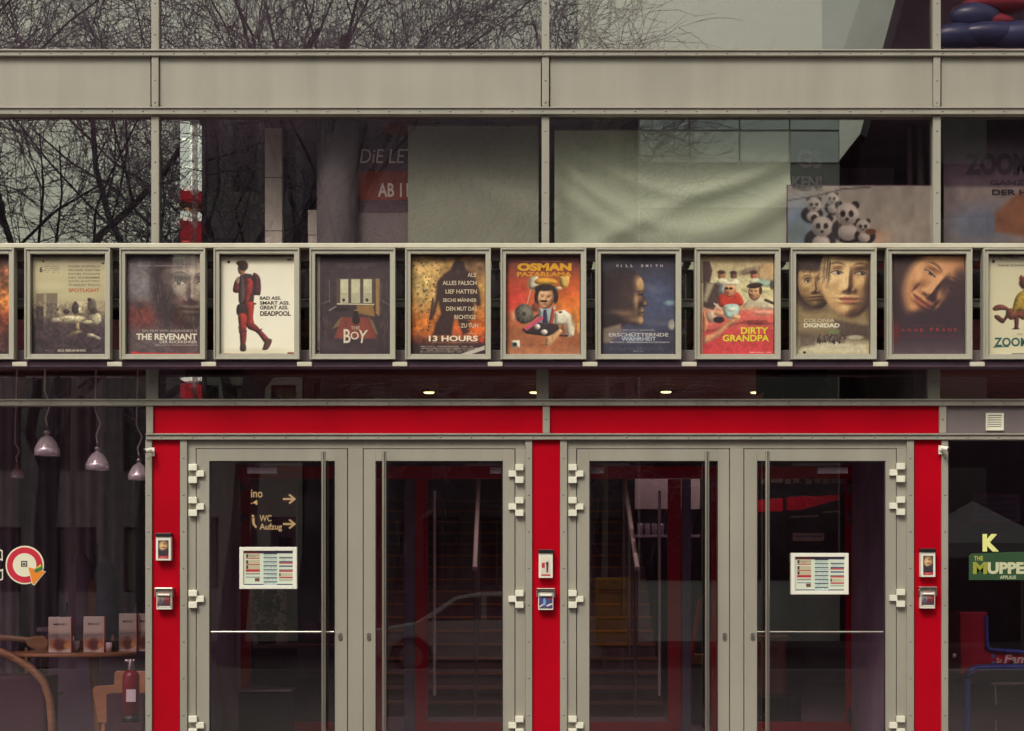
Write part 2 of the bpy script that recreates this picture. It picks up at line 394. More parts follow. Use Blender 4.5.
def ink(c):
    return mat('ink_%s_%s_%s' % tuple(int(v) for v in c), tuple(float(v) for v in lin(c)), rough=.55, var=.01)

# ------------------------------------------------------------------ poster prints, drawn in the units of their own sheet, case shade painted along the tops
def art_ember():
    c = Canvas(-60, 42, 378, 660).grad((42, (70, 45, 50)), (160, (150, 92, 62)), (330, (190, 120, 60)), (430, (120, 55, 40)), (660, (45, 28, 38)))
    c.mottle(60, .7, 1).mottle(22, .6, 2)
    c.blob(150, 330, 90, 200, (40, 25, 30), .9, .8)
    return c
def art_newsroom():
    c = Canvas(170, 45, 605, 662).grad((45, (112, 100, 92)), (75, (176, 166, 140)), (150, (201, 192, 156)), (300, (186, 176, 142)), (390, (140, 126, 108)), (460, (80, 64, 68)), (520, (66, 50, 60)), (662, (56, 42, 54)))  # dark first stops paint the frame's shade onto the sheet top
    c.blob(260, 230, 110, 26, (222, 214, 180), .5, 1.2).blob(420, 300, 150, 60, (214, 204, 166), .45, 1.2)
    c.poly([(190, 278), (318, 276), (316, 420), (190, 430)], (120, 106, 92), .9).poly([(236, 282), (254, 282), (252, 420), (236, 420)], (168, 158, 130), .9)
    c.poly([(255, 340), (316, 338), (314, 404), (255, 408)], (98, 84, 80), .8).poly([(190, 360), (232, 358), (240, 560), (190, 560)], (66, 50, 58), .9)
    c.shade = .45
    for x, y, rx, ry, col in [(425, 372, 22, 36, (70, 54, 58)), (424, 340, 11, 12, (58, 42, 46)), (524, 356, 28, 44, (96, 84, 80)), (508, 318, 12, 13, (60, 44, 46)), (536, 396, 20, 26, (60, 46, 52)),
                              (372, 392, 20, 18, (66, 50, 56)), (320, 400, 22, 26, (150, 138, 116)), (316, 380, 9, 9, (80, 60, 56)), (545, 436, 34, 36, (206, 198, 166)), (538, 396, 11, 12, (74, 56, 54)), (455, 380, 12, 20, (200, 192, 160))]:
        c.blob(x, y, rx, ry, col, .95, .35)
    c.blob(410, 440, 82, 24, (190, 180, 146), .95, .3).blob(400, 432, 46, 10, (222, 214, 184), .9, .4).blob(500, 458, 30, 12, (206, 196, 160), .9, .4)
    c.poly([(428, 464), (446, 462), (450, 505), (432, 505)], (160, 146, 112)).blob(420, 528, 42, 14, (140, 124, 100), .8, .6, -20)
    c.poly([(496, 528), (530, 532), (580, 560), (570, 572), (528, 552), (496, 548)], (176, 168, 146), .9).blob(310, 445, 26, 14, (182, 172, 146), .8, .6)
    c.shade = 0; m = (c.Y > 330).astype(float); c.mottle(14, .4, 3, m).mottle(70, .25, 4, m)
    c.marks(236, 100, 332, 152, 4, (110, 96, 92), .55, .8).marks(300, 600, 560, 612, 1, (110, 96, 100), .3)
    for i, t in enumerate(["MARK RUFFALO", "MICHAEL KEATON", "RACHEL MCADAMS", "LIEV SCHREIBER", "JOHN SLATTERY", "STANLEY TUCCI"]):
        c.text(t, 384, 101 + i * 23.5, 572, 114 + i * 23.5, (92, 80, 78), 0)
    c.text("SPOTLIGHT", 384, 247, 568, 270, (186, 70, 46), .01); c.text("6", 212, 108, 230, 146, (40, 30, 34), .03)
    c.text("AB 25. FEBRUAR IM KINO", 318, 630, 488, 645, (206, 198, 178), .02)
    c.marks(238, 630, 292, 652, 2, (150, 140, 136), .6).marks(520, 630, 568, 650, 2, (150, 140, 136), .6)
    c.blob(234, 76, 5, 7, (50, 38, 40)).blob(588, 88, 8, 6, (70, 58, 58), .8)
    return c
def art_frontier():
    c = Canvas(52, 42, 490, 662).grad((42, (74, 62, 70)), (150, (96, 88, 96)), (300, (112, 102, 108)), (440, (84, 66, 74)), (662, (84, 70, 78)))
    c.blob(130, 200, 90, 120, (124, 118, 124), .8, 1).blob(140, 420, 110, 80, (112, 52, 52), .9, 1).blob(110, 345, 60, 18, (70, 52, 58), .8, 1)
    c.mottle(40, .22, 2)
    # a plain generic bearded half face filling the right of the sheet
    c.blob(360, 250, 165, 250, (58, 44, 52), .96, .3).blob(280, 150, 90, 70, (56, 42, 50), .9, .6)
    c.face(425, 232, 190, 290, rot=2, edge=.35, yaw=.12, light=(.25, -.55, .75), skin=(128, 110, 104), dark=(46, 33, 42), hi=(196, 178, 164), beard=.9, gaze=-.3, lip=(120, 90, 86), expo=.92)
    c.blob(285, 330, 44, 150, (58, 44, 52), .75, .9, 6).blob(330, 90, 120, 26, (66, 50, 58), .7, 1)
    rg = np.random.default_rng(4)
    for i in range(46):
        x, y = 200 + rg.random() * 120, 130 + rg.random() * 330
        c.line(x, y, x + rg.normal(-4, 14), y + 40 + rg.random() * 50, 3, (50, 38, 46) if rg.random() < .6 else (120, 104, 104), .5, 4)
    for i in range(60):
        x, y = 330 + rg.random() * 160, 390 + rg.random() * 110
        c.line(x, y, x + rg.normal(0, 5), y + 26, 3, (52, 40, 46) if rg.random() < .6 else (128, 112, 108), .5, 3)
    for i in range(14):
        x, y = 90 + rg.random() * 90, 370 + rg.random() * 90
        c.line(x, y, x + 26, y + 30 + rg.random() * 30, 4, (156, 80, 62), .5, 5)
    c.line(100, 145, 150, 195, 4, (150, 116, 112), .6, 4).blob(170, 560, 140, 60, (112, 98, 100), .6, 1).mottle(18, .22, 7)
    c.line(80, 560, 280, 660, 9, (66, 52, 60), .7, 8).line(120, 545, 320, 640, 6, (140, 126, 124), .5, 6)
    c.poly([(75, 648), (490, 656), (490, 664), (75, 664)], (190, 44, 50), .9).blob(96, 650, 20, 8, (200, 50, 54))
    c.marks(110, 94, 456, 108, 1, (160, 150, 146), .7, .95)
    c.text("EIN FILM VON ALEJANDRO G", 144, 505, 470, 524, (196, 190, 184), -.002); c.text("THE REVENANT", 106, 530, 470, 570, (236, 230, 218), .03)
    c.text("DER RÜCKKEHRER", 246, 570, 470, 592, (216, 208, 200), .015); c.marks(214, 596, 470, 610, 1, (170, 160, 158), .8, .95)
    return c
def art_walker():
    c = Canvas(55, 42, 490, 655).grad((42, (150, 140, 130)), (66, (190, 182, 162)), (95, (240, 236, 220)), (360, (250, 247, 232)), (655, (248, 244, 228)))  # greyed top of the white sheet is painted shade from the case frame
    c.blob(272, 640, 200, 22, (216, 208, 186), .8, 1.2)
    # a generic man walking away with a rucksack, wine red clothes (no known figure)
    c.shade = .6
    skin, red, redd, drk = (122, 52, 46), (158, 52, 46), (112, 40, 44), (56, 40, 48)
    c.curve([(244, 155), (270, 152), (290, 190), (290, 275), (270, 284), (244, 270)], (74, 40, 50))
    c.curve([(160, 170), (136, 200), (126, 258), (150, 270), (175, 258), (178, 190)], redd)
    c.curve([(170, 160), (215, 150), (246, 175), (248, 330), (205, 345), (164, 335), (160, 250)], drk).curve([(205, 190), (240, 190), (240, 260), (214, 330), (196, 320)], red)
    c.curve([(170, 180), (190, 180), (196, 300), (166, 330)], (96, 76, 80), .8)
    c.blob(178, 118, 24, 40, (186, 130, 98), 1, .2).blob(188, 100, 28, 32, (66, 40, 40), 1, .3).blob(172, 84, 26, 16, (66, 40, 40), 1, .4).blob(156, 190, 10, 22, (176, 160, 146), .8, .5)
    c.curve([(154, 345), (206, 345), (212, 410), (152, 408)], drk).curve([(200, 335), (250, 330), (246, 420), (250, 470), (208, 470), (206, 400)], red)
    c.curve([(158, 408), (206, 408), (206, 500), (196, 610), (172, 610), (166, 510)], red).curve([(168, 500), (206, 498), (200, 590), (174, 590)], redd, .9)
    c.curve([(208, 450), (250, 460), (290, 500), (340, 560), (318, 586), (268, 520), (214, 492)], redd).line(166, 510, 206, 508, 8, drk).line(270, 520, 296, 498, 8, drk)
    c.curve([(172, 590), (200, 590), (202, 632), (170, 632)], (66, 44, 48)).curve([(322, 560), (346, 556), (358, 572), (334, 622), (302, 626), (306, 606)], (92, 56, 52))
    c.line(160, 480, 164, 520, 5, drk).line(180, 160, 246, 330, 7, (80, 50, 56), .7).mottle(14, .2, 5, (c.a.sum(-1) < 480).astype(float))
    c.shade = 0; c.blob(256, 338, 8, 6, (40, 30, 34)); c.blob(101, 76, 9, 9, (44, 34, 36)).blob(462, 62, 14, 7, (64, 52, 54), .8)
    c.poly([(70, 650), (485, 650), (485, 662), (70, 662)], (150, 136, 124)).poly([(70, 650), (112, 650), (112, 662), (70, 662)], (150, 52, 48)).poly([(450, 642), (488, 642), (488, 662), (450, 662)], (130, 46, 46))
    for x in (140, 250, 270, 350, 390, 410): c.blob(x, 656, 9, 5, (60, 44, 48))
    for t, y, x1, h in [("BAD ASS.", 292, 412, 21), ("SMART ASS.", 322, 464, 22), ("GREAT ASS.", 350, 456, 24)]: c.text(t, 286, y, x1, y + h, (34, 26, 32), .03)
    c.text("DEADPOOL", 288, 384, 470, 414, (66, 22, 30), .035)
    return c
def art_room():
    c = Canvas(55, 40, 500, 660).grad((40, (58, 46, 54)), (130, (66, 52, 62)), (300, (62, 48, 56)), (480, (64, 50, 58)), (660, (56, 42, 54)))
    c.poly([(55, 40), (76, 40), (76, 660), (55, 660)], (168, 160, 146), .8).blob(66, 640, 8, 10, (40, 32, 36))
    c.poly([(176, 178), (406, 174), (410, 348), (176, 342)], (84, 70, 66))
    for a, b in ((200, 248), (266, 320), (340, 392)): c.poly([(a, 184), (b, 184), (b, 334), (a, 334)], (204, 200, 170)).poly([(a + 4, 270), (b - 3, 270), (b - 3, 330), (a + 4, 330)], (178, 176, 150), .7)
    for x in (220, 362): c.blob(x, 316, 9, 11, (60, 52, 52))
    c.line(182, 340, 404, 344, 7, (214, 208, 178)).poly([(300, 350), (400, 348), (410, 420), (300, 400)], (150, 114, 66), .9).poly([(414, 180), (440, 180), (438, 420), (416, 400)], (160, 124, 78), .9)
    c.poly([(206, 425), (372, 425), (424, 560), (160, 560)], (140, 66, 58), .9, 14).poly([(206, 425), (180, 450), (150, 500), (190, 480)], (140, 122, 84), .8, 8).poly([(372, 425), (400, 450), (430, 540), (410, 520)], (140, 122, 84), .8, 8)
    c.blob(295, 440, 24, 32, (38, 28, 36), 1, .3).blob(296, 396, 13, 15, (34, 26, 32), 1, .3).blob(297, 381, 13, 4, (176, 140, 90), .9).blob(205, 375, 50, 14, (38, 30, 36), .8, .8)
    rg = np.random.default_rng(2)
    for i in range(40):
        sd = rg.random() < .5; x = 85 + rg.random() * 55 if sd else 445 + rg.random() * 45; y = 180 + rg.random() * 400
        c.line(x, y, x + (rg.random() * 12 if sd else -rg.random() * 12), y + 20 + rg.random() * 26, 3, (116, 104, 102), .5, 4)
    c.line(134, 380, 172, 358, 9, (160, 150, 136), .8, 6).line(88, 340, 135, 320, 5, (140, 126, 118), .7).line(450, 320, 496, 345, 5, (140, 126, 118), .7)
    c.line(445, 200, 445, 320, 4, (110, 96, 92), .7).line(132, 190, 134, 330, 5, (120, 108, 106), .7).mottle(30, .12, 3)
    c.marks(184, 82, 412, 104, 2, (120, 104, 108), .6, .9).marks(226, 106, 364, 118, 1, (120, 104, 108), .6, .9).marks(160, 624, 420, 640, 2, (96, 80, 88), .6).marks(270, 642, 345, 650, 1, (140, 50, 56), .8)
    c.blob(120, 600, 80, 30, (80, 66, 74), .6, 1.2)
    c.text("THE", 264, 482, 318, 502, (196, 184, 166), .01); c.text("B", 220, 500, 262, 588, (226, 216, 198), .012); c.text("O", 262, 516, 312, 566, (226, 216, 198), .012); c.text("Y", 314, 506, 368, 588, (226, 216, 198), .012, .2)
    return c
def art_soldier():
    c = Canvas(60, 45, 505, 660).grad((45, (96, 70, 58)), (90, (164, 128, 80)), (250, (196, 152, 86)), (400, (180, 112, 54)), (500, (190, 98, 42)), (590, (90, 46, 40)), (660, (52, 36, 44)))  # darker top edge has the frame's shade painted in
    c.blob(130, 230, 90, 140, (226, 196, 128), .7, 1.3).blob(450, 120, 80, 70, (120, 86, 70), .6, 1.2).blob(140, 470, 90, 60, (214, 124, 48), .8, 1).blob(420, 500, 90, 60, (214, 92, 40), .8, 1).blob(260, 470, 26, 50, (220, 124, 52), .7, 1)
    c.mottle(46, .35, 2).mottle(18, .25, 3)
    c.shade = .12; d = (50, 31, 38)
    c.poly([(320, 80), (372, 76), (392, 128), (440, 160), (470, 260), (482, 350), (462, 360), (440, 330), (430, 400), (410, 520), (372, 540), (340, 440), (322, 420), (300, 540), (190, 540), (205, 470), (240, 400), (222, 330), (188, 440), (170, 440), (205, 310), (214, 200), (262, 150), (296, 128)], d, .93, 16)
    c.blob(346, 112, 34, 42, (48, 32, 40), 1, .4).blob(340, 140, 14, 16, (110, 62, 46), .6, .8).line(190, 310, 172, 440, 12, d, .9, 6)
    rg = np.random.default_rng(8)
    for i in range(90):
        x = 70 + rg.random() * 180; y = 60 + rg.random() * 450; c.blob(x, y, 2 + rg.random() * 7, 2 + rg.random() * 4, (70, 44, 44), .8, .6, rg.random() * 180)
    for i in range(40): c.blob(400 + rg.random() * 100, 440 + rg.random() * 120, 3 + rg.random() * 5, 3, (244, 150, 60), .6, .8)
    c.shade = 0; c.blob(484, 572, 12, 12, (220, 60, 46), .9, .6)
    c.poly([(60, 600), (505, 600), (505, 660), (60, 660)], (50, 34, 42), .9, 20).marks(110, 604, 460, 650, 4, (206, 196, 176), .8, .85)
    c.poly([(352, 660), (505, 604), (505, 630), (420, 660)], (196, 190, 184), .95, 3)
    w = (222, 208, 182)
    for t, a, y, b in [("ALS", 400, 148, 450), ("ALLES FALSCH", 248, 198, 454), ("LIEF HATTEN", 266, 252, 456), ("SECHS MÄNNER", 250, 304, 456), ("DEN MUT DAS", 270, 360, 456), ("RICHTIGE", 320, 412, 450), ("ZU TUN", 358, 466, 464)]:
        c.text(t, a, y, b, y + 26, w, .012)
    c.text("13 HOURS", 164, 542, 462, 578, (240, 232, 214), .03); c.marks(180, 582, 462, 590, 1, (190, 170, 150), .7, .9); c.marks(400, 524, 456, 534, 1, w, .7, .9)
    return c
def art_salesman():
    c = Canvas(50, 38, 495, 660).grad((38, (92, 52, 56)), (120, (140, 66, 50)), (240, (184, 84, 48)), (340, (206, 110, 62)), (480, (190, 112, 70)), (520, (164, 96, 64)), (660, (186, 120, 84)))
    c.blob(100, 320, 90, 110, (214, 62, 56), .8, 1.1).blob(420, 320, 100, 110, (224, 130, 44), .7, 1.2).blob(280, 210, 90, 60, (222, 150, 60), .6, 1.1).blob(420, 240, 60, 90, (196, 74, 46), .5, 1.2)
    c.blob(270, 560, 260, 60, (168, 100, 68), .9, .5).mottle(50, .18, 1)
    # a generic moustached shop man at a counter of odds and ends
    c.shade = .55
    c.curve([(190, 176), (240, 166), (238, 240), (186, 240)], (206, 196, 172)).line(196, 250, 176, 336, 5, (200, 180, 160)).curve([(236, 178), (340, 184), (350, 214), (232, 214)], (214, 156, 52)).curve([(372, 166), (430, 164), (420, 228), (382, 230)], (226, 182, 98))
    c.blob(360, 240, 28, 12, (206, 190, 160), .9, .5).blob(286, 250, 62, 36, (48, 32, 34), 1, .3).blob(236, 300, 18, 46, (46, 32, 36), 1, .4).blob(346, 292, 18, 44, (46, 30, 32), 1, .4)
    c.face(289, 302, 50, 72, rot=4, yaw=-.15, light=(-.3, -.4, .8), skin=(206, 150, 108), dark=(74, 46, 42), hi=(238, 196, 150), gaze=-.4)
    c.shade = 0; c.blob(280, 238, 62, 20, (46, 30, 32), 1, .5).blob(274, 322, 25, 7, (48, 32, 32), 1, .4).shade = .55
    c.poly([(245, 360), (270, 372), (330, 362), (345, 345), (350, 470), (240, 470)], (168, 178, 186)).poly([(274, 376), (292, 376), (302, 460), (266, 460)], (56, 56, 86)).poly([(326, 360), (346, 380), (330, 470), (306, 470)], (172, 76, 50))
    c.poly([(340, 390), (400, 376), (445, 410), (468, 470), (458, 540), (420, 552), (410, 480), (340, 470)], (232, 226, 204), 1, 8).blob(430, 480, 24, 56, (208, 200, 180), .6, .8)
    c.blob(376, 392, 10, 6, (40, 32, 40)).blob(155, 402, 58, 64, (96, 92, 84), 1, .12)
    for i in range(9):
        t = i * .7; c.line(155, 402, 155 + 52 * math.cos(t), 402 + 58 * math.sin(t), 2, (160, 154, 138), .7, 3)
    c.blob(155, 402, 40, 44, (150, 144, 128), .35, .3).blob(155, 402, 13, 14, (64, 58, 58), 1, .3).blob(226, 360, 24, 30, (120, 66, 56), .8, .6)
    c.poly([(140, 500), (240, 460), (360, 470), (380, 520), (300, 545), (170, 530)], (54, 40, 48)).line(170, 496, 262, 430, 22, (206, 80, 120)).line(190, 450, 240, 410, 14, (80, 60, 70)).blob(236, 484, 18, 17, (226, 220, 206), 1, .2).blob(278, 518, 20, 17, (226, 220, 206), 1, .2)
    c.line(370, 540, 420, 542, 12, (60, 40, 44)).blob(400, 490, 16, 30, (150, 112, 88), .9, .6)
    c.poly([(372, 496), (330, 530), (290, 550), (282, 600), (300, 612), (330, 590), (362, 550), (390, 510)], (222, 176, 128), 1, 5)
    for a, b in ((296, 604), (312, 604), (328, 588)): c.line(330, 545, a, b, 3, (176, 124, 86), .6, 3)
    c.poly([(78, 572), (128, 568), (130, 616), (80, 620)], (222, 216, 198)).blob(100, 596, 13, 13, (40, 34, 40), 1, .3).marks(134, 596, 290, 606, 1, (110, 66, 54), .8, .9).blob(84, 420, 22, 40, (226, 190, 150), .5, .9)
    c.blob(470, 430, 30, 60, (206, 128, 52), .6, .8).blob(486, 490, 10, 34, (232, 180, 110), .7, .6).marks(150, 64, 412, 74, 1, (190, 140, 110), .8, .95)
    c.mottle(16, .1, 6)
    c.text("OSMAN", 114, 80, 444, 130, (226, 166, 44), .06); c.text("PAZARLAMA", 112, 136, 446, 165, (216, 146, 44), .05)
    return c
def art_profile():
    c = Canvas(65, 40, 505, 660).grad((40, (52, 44, 58)), (200, (58, 54, 74)), (330, (70, 74, 100)), (450, (66, 66, 90)), (660, (56, 54, 76)))
    c.blob(400, 300, 110, 160, (78, 88, 122), .8, 1.2).blob(360, 240, 60, 20, (110, 112, 130), .5, 1.2, 25).blob(476, 334, 30, 16, (130, 160, 170), .8, .9).blob(488, 472, 20, 32, (176, 172, 160), .9, .5).blob(420, 460, 90, 16, (110, 112, 130), .4, 1)
    d = (52, 38, 44)
    # a plain side face looking right
    prof = [(20, 230), (70, 146), (140, 118), (210, 116), (262, 134), (296, 164), (315, 195), (325, 232), (326, 258), (317, 276), (322, 292), (336, 318), (348, 341), (341, 353), (324, 358), (317, 367), (327, 381), (318, 394), (326, 406), (315, 421), (320, 442), (311, 467), (288, 479), (252, 468), (214, 466), (190, 490), (184, 545), (60, 575), (20, 400)]
    c.curve(prof, (44, 31, 40), 1, 6)
    lum = np.zeros(c.X.shape)
    for x, y, rx, ry, q in [(306, 215, 22, 54, .95), (284, 200, 24, 40, .55), (274, 320, 16, 60, .62), (300, 300, 18, 34, .35), (330, 336, 12, 20, .62), (312, 382, 14, 26, .6), (306, 444, 18, 28, .75), (270, 440, 50, 22, .5), (180, 400, 110, 22, .42), (230, 290, 60, 120, .14)]:
        lum += q * np.exp(-((c.X - x) / rx) ** 2 - ((c.Y - y) / ry) ** 2)
    for x, y, rx, ry, q in [(300, 281, 16, 8, .7), (292, 262, 24, 7, .35), (320, 352, 12, 5, .5), (314, 394, 16, 4, .6), (296, 408, 14, 10, .2), (298, 345, 12, 20, .3)]: lum -= q * np.exp(-((c.X - x) / rx) ** 2 - ((c.Y - y) / ry) ** 2)
    inside = Canvas(*c.r).curve(prof, (255, 255, 255), 1, 6).a[..., 0] / 255
    lum = np.clip(lum, 0, 1) * inside * (.85 + .3 * c.noise(14, 3)); c.mixin(np.clip(lum * 1.1, 0, 1), (206, 164, 122))
    c.poly([(75, 500), (180, 470), (190, 520), (120, 580), (75, 585)], (140, 122, 104), .75, 24).blob(240, 540, 130, 40, (92, 92, 116), .6, 1)
    c.blob(110, 430, 60, 40, (40, 30, 38), .8, .8).poly([(75, 500), (180, 470), (190, 520), (120, 580), (75, 585)], (140, 122, 104), .85, 20).blob(240, 540, 130, 40, (92, 92, 116), .6, 1)
    c.blob(250, 555, 40, 26, (130, 150, 176), .6, 1).mottle(34, .15, 3)
    c.marks(190, 500, 384, 512, 1, (176, 172, 176), .8, .95).marks(112, 576, 470, 590, 1, (190, 186, 186), .9, .97).marks(106, 614, 440, 632, 3, (120, 116, 130), .6, .7).marks(252, 636, 318, 642, 1, (200, 196, 190), .9, .99)
    w = (206, 202, 202)
    for k, ch in enumerate("WILL"): c.text(ch, 154 + k * 29, 91, 154 + k * 29 + (14 if ch != "I" else 4), 107, w, .02)
    for k, ch in enumerate("SMITH"): c.text(ch, 304 + k * 29, 91, 304 + k * 29 + (14 if ch != "I" else 4), 107, w, .02)
    c.text("ERSCHÜTTERNDE", 110, 520, 468, 547, (214, 210, 206), .01); c.text("WAHRHEIT", 186, 550, 394, 574, (196, 206, 214), .01)
    return c
def art_beach():
    c = Canvas(82, 40, 528, 660).grad((40, (150, 128, 104)), (90, (190, 172, 132)), (200, (214, 204, 160)), (330, (220, 206, 164)), (400, (206, 120, 100)), (520, (206, 74, 78)), (660, (206, 66, 72)))  # top stop darkened as shade under the case frame
    c.poly([(82, 70), (140, 70), (156, 130), (140, 205), (82, 210)], (72, 50, 52), .95, 8).poly([(100, 206), (216, 208), (238, 260), (160, 380), (100, 360)], (70, 52, 54), .95, 8).poly([(120, 212), (170, 206), (120, 330), (100, 320)], (190, 180, 150), .8, 16)
    c.shade = .5
    c.blob(380, 132, 66, 20, (124, 102, 92), .8, .8, -14).curve([(440, 100), (528, 80), (528, 190), (440, 190)], (200, 160, 118), .7, 20)
    for x, y, r, sh in [(212, 158, 24, (170, 110, 80)), (286, 160, 20, (110, 70, 58)), (410, 158, 22, (176, 100, 74))]:
        c.blob(x, y, r, r * 1.4, sh, .95, .3).blob(x - 2, y - 18, r * 1.05, 12, (58, 42, 42), .9, .5).blob(x + 4, y + 42, 34, 24, (226, 218, 190), .9, .5)
    c.blob(470, 210, 50, 26, (150, 184, 172), .8, .6).blob(222, 255, 26, 30, (160, 190, 190), .8, .7).blob(420, 250, 90, 24, (216, 206, 150), .8, .8).blob(520, 220, 14, 30, (70, 56, 58), .8, .5)
    # an older man in red and a younger one in pale clothes, both generic, in a pink car
    c.curve([(190, 300), (230, 270), (300, 262), (340, 310), (336, 350), (240, 366), (196, 350)], (194, 62, 48), 1, 8).face(264, 250, 38, 48, rot=4, yaw=-.35, light=(.3, -.6, .7), skin=(214, 146, 104), dark=(110, 62, 50), hi=(240, 190, 150)).blob(268, 210, 44, 13, (226, 218, 190), 1, .3).blob(242, 243, 11, 9, (44, 30, 32), 1, .2).blob(268, 243, 11, 9, (44, 30, 32), 1, .2)
    c.curve([(330, 370), (370, 320), (450, 300), (520, 340), (528, 380), (420, 380), (330, 384)], (196, 184, 158), 1, 6).line(330, 372, 440, 366, 24, (206, 160, 122), .9, 6).face(414, 268, 40, 52, rot=4, yaw=-.45, light=(.3, -.6, .7), skin=(202, 148, 108), dark=(90, 56, 46), hi=(232, 184, 140)).blob(414, 224, 48, 17, (58, 40, 36), 1, .35, -6).blob(450, 256, 10, 26, (58, 40, 36), .9, .5).line(480, 316, 526, 336, 18, (70, 58, 58))
    c.curve([(96, 400), (330, 384), (528, 380), (528, 470), (330, 470), (100, 520)], (216, 100, 92), .9, 20).blob(470, 395, 70, 22, (232, 190, 164), .6, 1)
    c.blob(150, 420, 40, 40, (206, 196, 170), .8, .6).blob(196, 440, 34, 20, (48, 38, 46), 1, .4).blob(205, 400, 40, 18, (222, 170, 134), .9, .5).curve([(226, 352), (312, 346), (306, 420), (240, 430)], (182, 208, 198), 1, 5).blob(270, 376, 34, 14, (222, 230, 214), .8, .6)
    c.curve([(106, 545), (170, 520), (250, 450), (318, 408), (320, 440), (260, 480), (190, 550), (106, 592)], (226, 160, 118), 1, 6).blob(300, 424, 24, 16, (232, 178, 136), .9, .5).curve([(100, 380), (130, 460), (116, 510), (100, 510)], (206, 140, 104), .9, 6).line(168, 338, 206, 372, 10, (206, 196, 180))
    c.shade = 0; c.mottle(30, .12, 3).mottle(12, .12, 8).marks(380, 642, 512, 652, 1, (240, 220, 206), .9, .97).marks(130, 596, 440, 624, 2, (180, 54, 64), .5)
    c.poly([(82, 60), (98, 60), (98, 655), (82, 655)], (206, 190, 160), .7, 4)
    c.text("ROBERT DE NIRO", 344, 444, 490, 457, (90, 36, 44), .01); c.text("ZAC EFRON", 370, 462, 464, 476, (90, 36, 44), .01)
    c.text("DIRTY", 330, 488, 496, 530, (226, 216, 60), .03); c.text("GRANDPA", 218, 536, 502, 578, (226, 216, 60), .03)
    return c
def art_faces():
    c = Canvas(70, 40, 515, 660).grad((40, (96, 76, 68)), (150, (120, 98, 78)), (400, (150, 130, 94)), (520, (120, 102, 82)), (660, (160, 148, 120)))
    c.blob(100, 120, 90, 200, (62, 46, 48), .8, .9).blob(70, 400, 40, 100, (160, 140, 100), .6, 1)
    # two generic faces side by side
    c.blob(178, 225, 116, 160, (58, 42, 44), .95, .35)
    c.face(188, 208, 112, 176, rot=-4, edge=.16, yaw=-.12, light=(-.35, -.45, .75), skin=(156, 120, 84), dark=(48, 34, 38), hi=(206, 172, 122), gaze=.6, beard=.45, lip=(120, 76, 64))
    c.blob(160, 84, 120, 52, (58, 42, 44), .94, .5).blob(205, 385, 90, 22, (84, 62, 56), .6, .9)
    c.blob(470, 130, 110, 110, (80, 58, 54), .9, .8)
    c.face(400, 166, 196, 282, rot=2, edge=.2, yaw=-.10, light=(-.55, -.40, .70), skin=(196, 154, 108), dark=(60, 40, 40), hi=(236, 204, 152), gaze=.9, lip=(196, 96, 84), expo=1.08)
    rg = np.random.default_rng(12)
    for i in range(46):      # loose strands of hair along the brow and cheek
        x = 245 + rg.random() * 40; y = 20 + rg.random() * 90; c.line(x, y, x - 10 + rg.normal(0, 10), y + 60 + rg.random() * 90, 2.5, (62, 44, 42) if rg.random() < .7 else (150, 116, 84), .5, 4)
    for i in range(60):
        x = 90 + rg.random() * 150; y = 50 + rg.random() * 70; c.line(x, y, x + rg.normal(4, 14), y + 20 + rg.random() * 24, 3, (44, 32, 34) if rg.random() < .7 else (96, 74, 60), .5, 3)
    c.blob(420, 40, 120, 26, (84, 62, 56), .7, .9).blob(512, 260, 22, 200, (74, 54, 50), .75, 1)
    c.poly([(80, 400), (300, 370), (320, 430), (515, 440), (515, 510), (80, 510)], (150, 132, 98), .75, 40).poly([(300, 440), (515, 480), (515, 560), (340, 560)], (74, 58, 58), .8, 26)
    c.poly([(80, 560), (515, 590), (515, 660), (80, 660)], (206, 198, 170), .9, 40).poly([(90, 530), (200, 540), (190, 600), (90, 620)], (92, 76, 72), .8, 24).blob(430, 552, 50, 14, (186, 180, 160), .9, .6).blob(300, 515, 40, 12, (112, 140, 84), .7, .8)
    rg = np.random.default_rng(3)
    for i in range(60):
        x = 200 + rg.random() * 170; y = 550 + rg.random() * 30; h = 10 + rg.random() * 16; c.blob(x, y - h, 3.5, 4, (60, 46, 48), .9, .4).blob(x, y, 4 + rg.random() * 4, h * .8, (54, 42, 48) if rg.random() < .7 else (120, 106, 92), .85, .4)
    c.mottle(20, .1, 5, (c.Y > 400).astype(float)).mottle(7, .10, 11).blob(122, 648, 9, 8, (50, 40, 42)).line(258, 190, 262, 300, 3, (206, 170, 120), .7)
    c.text("COLONIA", 118, 434, 304, 456, (222, 216, 190), -.004); c.text("DIGNIDAD", 118, 462, 336, 490, (240, 234, 214), .03)
    return c
